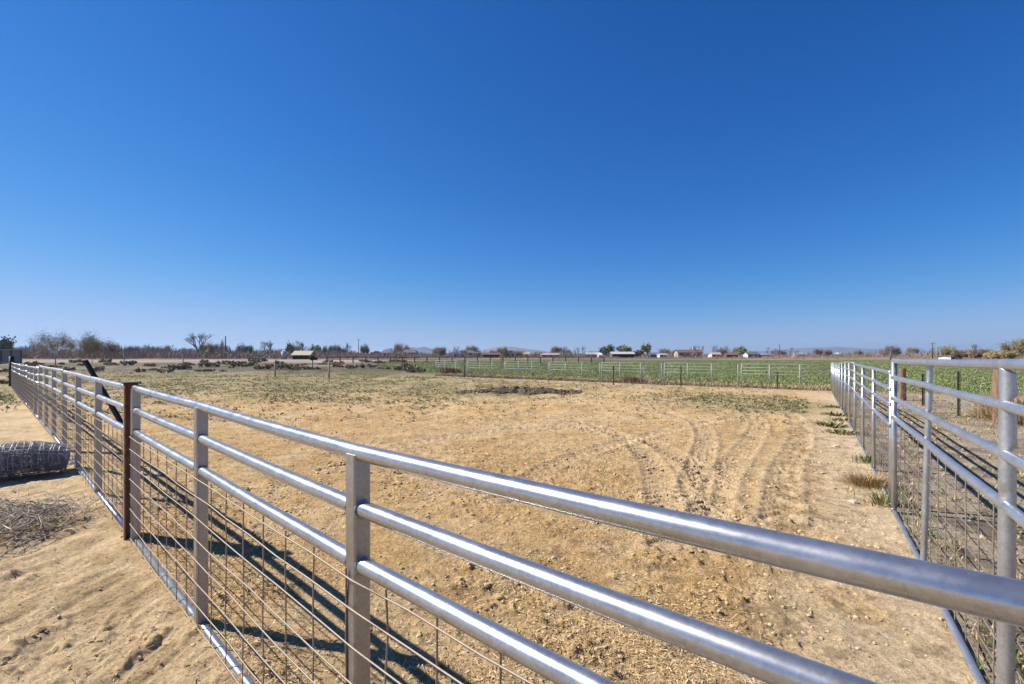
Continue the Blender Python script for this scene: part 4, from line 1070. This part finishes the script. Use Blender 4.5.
# ------------------------------------------------------------------ far houses and sheds
def house(px, wpx, ytop, ybase, Y, wall, roof, label, cat='house', name='house', pitch=.35, gable=False, wins=2, openf=False, chimney=False, hip=False):
    k = Y/F; x, y = atY(px, Y); w = wpx*k; zt_ = H-(ytop-HY)*k; zb = G0
    hgt = zt_-zb; d = max(5., w*.5); rh = hgt*pitch; wh = hgt-rh
    root = thing(name, (x, y, G0), label, cat)
    mb = MB()
    if openf:   # open-fronted barn: back and side walls, posts in front
        mb.box((x, y+d/2, zb+wh/2), (w/2-.2, .1, wh/2)); mb.box((x-w/2+.1, y, zb+wh/2), (.1, d/2-.12, wh/2)); mb.box((x+w/2-.1, y, zb+wh/2), (.1, d/2-.12, wh/2))
    else: mb.box((x, y, zb+wh/2), (w/2, d/2, wh/2))
    if not gable and not hip:   # gable ends of the long roof
        for s in (-1, 1):
            X_ = x+s*(w/2-.03)
            mb.add([(X_, y-d/2, zb+wh), (X_, y+d/2, zb+wh), (X_, y, zb+hgt-.1)], [(0, 1, 2)])
    elif gable: mb.add([(x-w/2, y-d/2+.02, zb+wh), (x+w/2, y-d/2+.02, zb+wh), (x, y-d/2+.02, zb+hgt-.1)], [(0, 1, 2)])
    wo = part(mb, 'wall', M[wall], root)
    mb = MB(); e = .4; t = .16
    if gable:
        for s in (-1, 1):
            a = [(x, y-d/2-e, zb+hgt), (x+s*(w/2+e), y-d/2-e, zb+wh-.15), (x+s*(w/2+e), y+d/2+e, zb+wh-.15), (x, y+d/2+e, zb+hgt)]
            mb.add(a+[(p[0], p[1], p[2]-t) for p in a], [(0, 1, 2, 3), (7, 6, 5, 4), (0, 4, 5, 1), (1, 5, 6, 2), (2, 6, 7, 3)])
    else:
        i_ = w*.18 if hip else 0
        for s in (-1, 1):
            a = [(x-w/2-e, y+s*(d/2+e), zb+wh-.15), (x+w/2+e, y+s*(d/2+e), zb+wh-.15), (x+w/2+e-i_, y, zb+hgt), (x-w/2-e+i_, y, zb+hgt)]
            mb.add(a+[(p[0], p[1], p[2]-t) for p in a], [(0, 1, 2, 3), (7, 6, 5, 4), (0, 4, 5, 1), (1, 5, 6, 2), (0, 3, 7, 4)])
            if hip:
                X_ = x+s*(w/2+e); mb.add([(X_, y-d/2-e, zb+wh-.15), (X_, y+d/2+e, zb+wh-.15), (X_-s*i_, y, zb+hgt)], [(0, 1, 2)])
    ro = part(mb, 'roof', M[roof], root)
    if chimney:
        mb = MB(); mb.box((x+w*.22, y-.3, zb+hgt+.3), (.45, .45, .9)); sub(mb, 'chimney', M['cream'], ro, root)
    if openf:
        npst = max(3, int(w/4))
        for i in range(npst+1):
            mb = MB(); mb.box((x-w/2+.2+(w-.4)*i/npst, y-d/2, zb+wh/2-.1), (.12, .12, wh/2)); part(mb, 'post', M['darkwood'], root)
    else:
        for i in range(wins):
            xx = x-w/2+w*(i+.75)/(wins+.5); f_ = MB(); f_.box((xx, y-d/2-.04, zb+wh*.55), (min(.7, w*.09), .05, min(.6, wh*.22)))
            fo = part(f_, 'window', M['pale'], root)
            g_ = MB(); g_.box((xx, y-d/2-.10, zb+wh*.55), (min(.58, w*.075), .02, min(.48, wh*.18))); sub(g_, 'pane', M['glass'], fo, root)
        if wins:
            f_ = MB(); xx = x-w/2+w*.12; f_.box((xx, y-d/2-.05, zb+min(1.05, wh*.42)), (.5, .05, min(1.02, wh*.4))); part(f_, 'door', M['brown'], root)
    return root
house(304, 17, 350.8, 357, 170, 'tan', 'yellow', 'long low shed with a pale yellow roof left of centre', 'shed', 'shed', .45, wins=0, openf=True)
house(360, 5, 350.5, 356, 260, 'white', 'pale', 'tiny white house below the thin utility mast')
house(368.5, 4, 351.5, 356, 270, 'cream', 'tan', 'tiny cream house right of the thin utility mast')
house(377, 9, 351, 357, 240, 'tan', 'brown', 'small tan house with a brown roof, left of the grey roofed one', gable=True)
house(389, 10, 350, 357, 250, 'cream', 'dgrey', 'small house with a dark grey roof under the small left hill')
house(410, 14, 349.5, 357, 250, 'bluegrey', 'dgrey', 'blue grey house right of the reddish leafless tree', hip=True)
house(458, 6, 351.5, 357, 250, 'white', 'white', 'small bright white house left of the two long dark sheds', gable=True, wins=1)
house(470.5, 19, 350.3, 357, 270, 'grey', 'dgrey', 'long grey shed, left of the two long dark sheds', 'shed', 'shed', .35, wins=3)
house(491.5, 17, 352.6, 358, 240, 'brown', 'brown', 'long low dark brown shed, right of the two long dark sheds', 'shed', 'shed', .35, wins=0, openf=True)
house(510.5, 9, 350.3, 358.5, 240, 'pink', 'brown', 'tall pinkish house below the broad hill', gable=True, wins=2)
house(524, 10, 352, 357.5, 260, 'cream', 'tan', 'tan roofed house right of the tall pinkish house')
house(551, 20, 353, 357.5, 260, 'tan', 'pink', 'wide low house with a pinkish roof left of centre poplars', hip=True, wins=3)
house(593, 14, 352.4, 357, 270, 'brown', 'pale', 'low house with a pale roof left of the round green tree')
house(599.5, 3, 353, 357, 240, 'white', 'white', 'tiny white shed touching the round green tree', 'shed', 'shed', wins=0)
house(622, 22, 351.7, 358, 240, 'dgrey', 'pale', 'long open barn with a pale roof between the green trees', 'barn', 'barn', .32, openf=True)
house(654, 10, 352.5, 358, 250, 'brown', 'dgrey', 'dark shed left of the white trailer', 'shed', 'shed', wins=0)
house(662, 7, 353.8, 357.8, 240, 'white', 'white', 'white trailer parked right of the dark shed', 'trailer', 'trailer', .12, wins=2)
house(688, 24, 349.6, 357.5, 260, 'tan', 'redroof', 'big tan house with a dark red roof and chimney', pitch=.33, chimney=True, wins=4)
house(714.5, 9, 352.3, 357.5, 250, 'white', 'pink', 'small white house left of the pointed green tree')
house(730, 11, 353, 357.5, 250, 'brown', 'redroof', 'low brown shed below the grey slim tree', 'shed', 'shed', wins=0, openf=True)
house(751, 11, 351.6, 358, 240, 'white', 'dgrey', 'white house with a dark roof right of the pointed green tree', pitch=.4)
house(764, 9, 354, 358, 240, 'white', 'pink', 'long white trailer right of the dark roofed white house', 'trailer', 'trailer', .12, wins=2)
house(798.5, 9, 352.5, 357.5, 290, 'white', 'bluegrey', 'pale boxy house on the plain right of the tall right utility pole', wins=2)
house(825, 16, 354, 357.3, 380, 'cream', 'redroof', 'far low house with a reddish roof under the long right hills', wins=2)
house(838, 4, 352.5, 357.3, 380, 'white', 'white', 'far tiny white shed under the long right hills', 'shed', 'shed', wins=0)
house(853, 9, 354.5, 357.3, 380, 'cream', 'brown', 'far low house with a brown roof under the right end of the hills', wins=1)
house(868, 7, 355, 357.3, 390, 'tan', 'redroof', 'farthest little house left of the right panel corner post', wins=1)
house(950, 11, 355.3, 359, 170, 'white', 'dgrey', 'white low trailer showing just above the tall right panel', 'trailer', 'trailer', .15, wins=3)
# white tank at left
x, y = atY(284, 175); root = thing('water_tank', (x, y, G0), 'small pale round tank left of the yellow roofed shed', 'tank')
mb = MB(); R_ = 1.0
mb.tube([(x, y, G0), (x, y, G0+2.6)], R_, 14); part(mb, 'shell', M['pale'], root)
mb = MB(); mb.tube([(x, y, G0+2.61), (x, y, G0+2.95), (x, y, G0+3.2)], [R_*1.02, R_*.75, .15], 14); part(mb, 'dome', M['white'], root)

# ------------------------------------------------------------------ hills
def hill(prof, Yd, depth, seed, cols, name='hills'):
    px = np.array([p[0] for p in prof], float); py = np.array([p[1] for p in prof], float)
    nx, ny = 220, 40
    X = np.linspace((px[0]-CX)/F*Yd, (px[-1]-CX)/F*Yd, nx); S = np.linspace(-1, 1, ny)
    hh = np.interp(X/Yd*F+CX, px, (HY-py)/F*Yd)
    A, B = np.meshgrid(np.arange(nx), S, indexing='ij')
    y = Yd+B*depth/2; x = X[A.astype(int)]
    z = hh[A.astype(int)]*(1-np.abs(B)**1.5)*(.82+.36*fbm(x, y, depth*.22, 5, seed)) - 6
    V_ = np.stack([x, y, z], -1).reshape(-1, 3); i = np.arange(nx-1)[:, None]*ny; j = np.arange(ny-1)[None]
    q = np.stack([i+j, i+ny+j, i+ny+1+j, i+1+j], -1).reshape(-1, 4)
    tag(npmesh(name, V_, q, cols, None, smooth=True), kind='structure')
M['hill'] = mat('dry_hill', (.15, .125, .11), .95, 0, .3, .006); M['hill2'] = mat('far_hill', (.10, .10, .105), .95, 0, .3, .003)
hill([(396, 353.5), (404, 347.5), (412, 346), (418, 346.4), (425, 345.6), (431, 347), (440, 350), (452, 353.5)], 3600, 900, 3, M['hill2'])
hill([(455, 353.6), (478, 350.5), (492, 347.5), (503, 345.6), (512, 346), (522, 347.4), (538, 349), (552, 351.2), (575, 353.6)], 3600, 1000, 4, M['hill'])
hill([(735, 354), (752, 351), (775, 350.2), (788, 348.8), (800, 347.3), (815, 346.6), (835, 346), (848, 346.8), (870, 348.4), (888, 350), (925, 350.6), (945, 349.8), (965, 350.5), (990, 351), (1080, 353.5)], 6000, 1500, 5, M['hill2'])

# ------------------------------------------------------------------ air
m = bpy.data.materials.new('haze'); m.use_nodes = True; nt = m.node_tree
for n in list(nt.nodes):
    if n.type == 'BSDF_PRINCIPLED': nt.nodes.remove(n)
pv = nt.nodes.new('ShaderNodeVolumePrincipled'); pv.inputs['Density'].default_value = 1.15e-4; pv.inputs['Color'].default_value = (.55, .74, 1.0, 1); pv.inputs['Anisotropy'].default_value = .2
nt.links.new(pv.outputs[0], [n for n in nt.nodes if n.type == 'OUTPUT_MATERIAL'][0].inputs['Volume'])
mb = MB(); mb.box((0, 3400, 64), (9300, 10500, 72)); hz_ = mb.build('haze', m, None, (0, 0, 0)); tag(hz_, 'thin pale air between the pen and the far hills', 'haze', kind='stuff')
hz_['category'] = 'haze'

# ------------------------------------------------------------------ camera, sun, sky
cam = bpy.data.cameras.new('Camera'); co = bpy.data.objects.new('Camera', cam); COL.objects.link(co); SC.camera = co
co.location = (0, 0, H); co.rotation_euler = (PI/2, 0, 0)
cam.sensor_width = 36; cam.lens = 36*F/1024; cam.shift_y = 12/1024; cam.clip_start = .05; cam.clip_end = 30000
sd = Vector((1.5, -.33, -1.38)).normalized()
sl = bpy.data.lights.new('Sun', 'SUN'); sl.energy = 5.0; sl.angle = math.radians(.53); sl.color = (1.0, .94, .84)
so = bpy.data.objects.new('Sun', sl); COL.objects.link(so); so.rotation_euler = sd.to_track_quat('-Z', 'Y').to_euler(); so.location = (-20, 5, 20)
w = bpy.data.worlds.new('World'); SC.world = w; w.use_nodes = True; nt = w.node_tree; bg = nt.nodes['Background']
sk = nt.nodes.new('ShaderNodeTexSky'); sk.sky_type = 'NISHITA'; sk.sun_disc = False
sk.sun_elevation = math.asin(-sd.z); sk.sun_rotation = math.atan2(-sd.x, -sd.y)
sk.altitude = 1200; sk.air_density = 1.0; sk.dust_density = .12; sk.ozone_density = 2.6
# camera-like colour response of the sky: a gain and a gamma per channel
sp = nt.nodes.new('ShaderNodeSeparateColor'); cb = nt.nodes.new('ShaderNodeCombineColor'); nt.links.new(sk.outputs[0], sp.inputs[0])
for ch, (gain, gam, cap) in enumerate(((.67, 1.95, .37), (.595, 1.12, .57), (.98, .96, .88))):
    a_ = nt.nodes.new('ShaderNodeMath'); a_.operation = 'MULTIPLY'; a_.inputs[1].default_value = .119; nt.links.new(sp.outputs[ch], a_.inputs[0])
    p_ = nt.nodes.new('ShaderNodeMath'); p_.operation = 'POWER'; p_.inputs[1].default_value = gam; nt.links.new(a_.outputs[0], p_.inputs[0])
    g_ = nt.nodes.new('ShaderNodeMath'); g_.operation = 'MULTIPLY'; g_.inputs[1].default_value = gain/.1414; nt.links.new(p_.outputs[0], g_.inputs[0])
    # soft shoulder: v / (1 + (v/cap)^3)^(1/3)
    q_ = nt.nodes.new('ShaderNodeMath'); q_.operation = 'MULTIPLY'; q_.inputs[1].default_value = .1414/cap; nt.links.new(g_.outputs[0], q_.inputs[0])
    c_ = nt.nodes.new('ShaderNodeMath'); c_.operation = 'POWER'; c_.inputs[1].default_value = 3; nt.links.new(q_.outputs[0], c_.inputs[0])
    d_ = nt.nodes.new('ShaderNodeMath'); d_.operation = 'ADD'; d_.inputs[1].default_value = 1; nt.links.new(c_.outputs[0], d_.inputs[0])
    e_ = nt.nodes.new('ShaderNodeMath'); e_.operation = 'POWER'; e_.inputs[1].default_value = -1/3; nt.links.new(d_.outputs[0], e_.inputs[0])
    f_ = nt.nodes.new('ShaderNodeMath'); f_.operation = 'MULTIPLY'; nt.links.new(g_.outputs[0], f_.inputs[0]); nt.links.new(e_.outputs[0], f_.inputs[1])
    nt.links.new(f_.outputs[0], cb.inputs[ch])
nt.links.new(cb.outputs[0], bg.inputs['Color']); bg.inputs['Strength'].default_value = .10
SC.view_settings.view_transform = 'Standard'; SC.view_settings.look = 'None'; SC.view_settings.exposure = .70; SC.view_settings.gamma = 1
SC.view_settings.use_curve_mapping = False
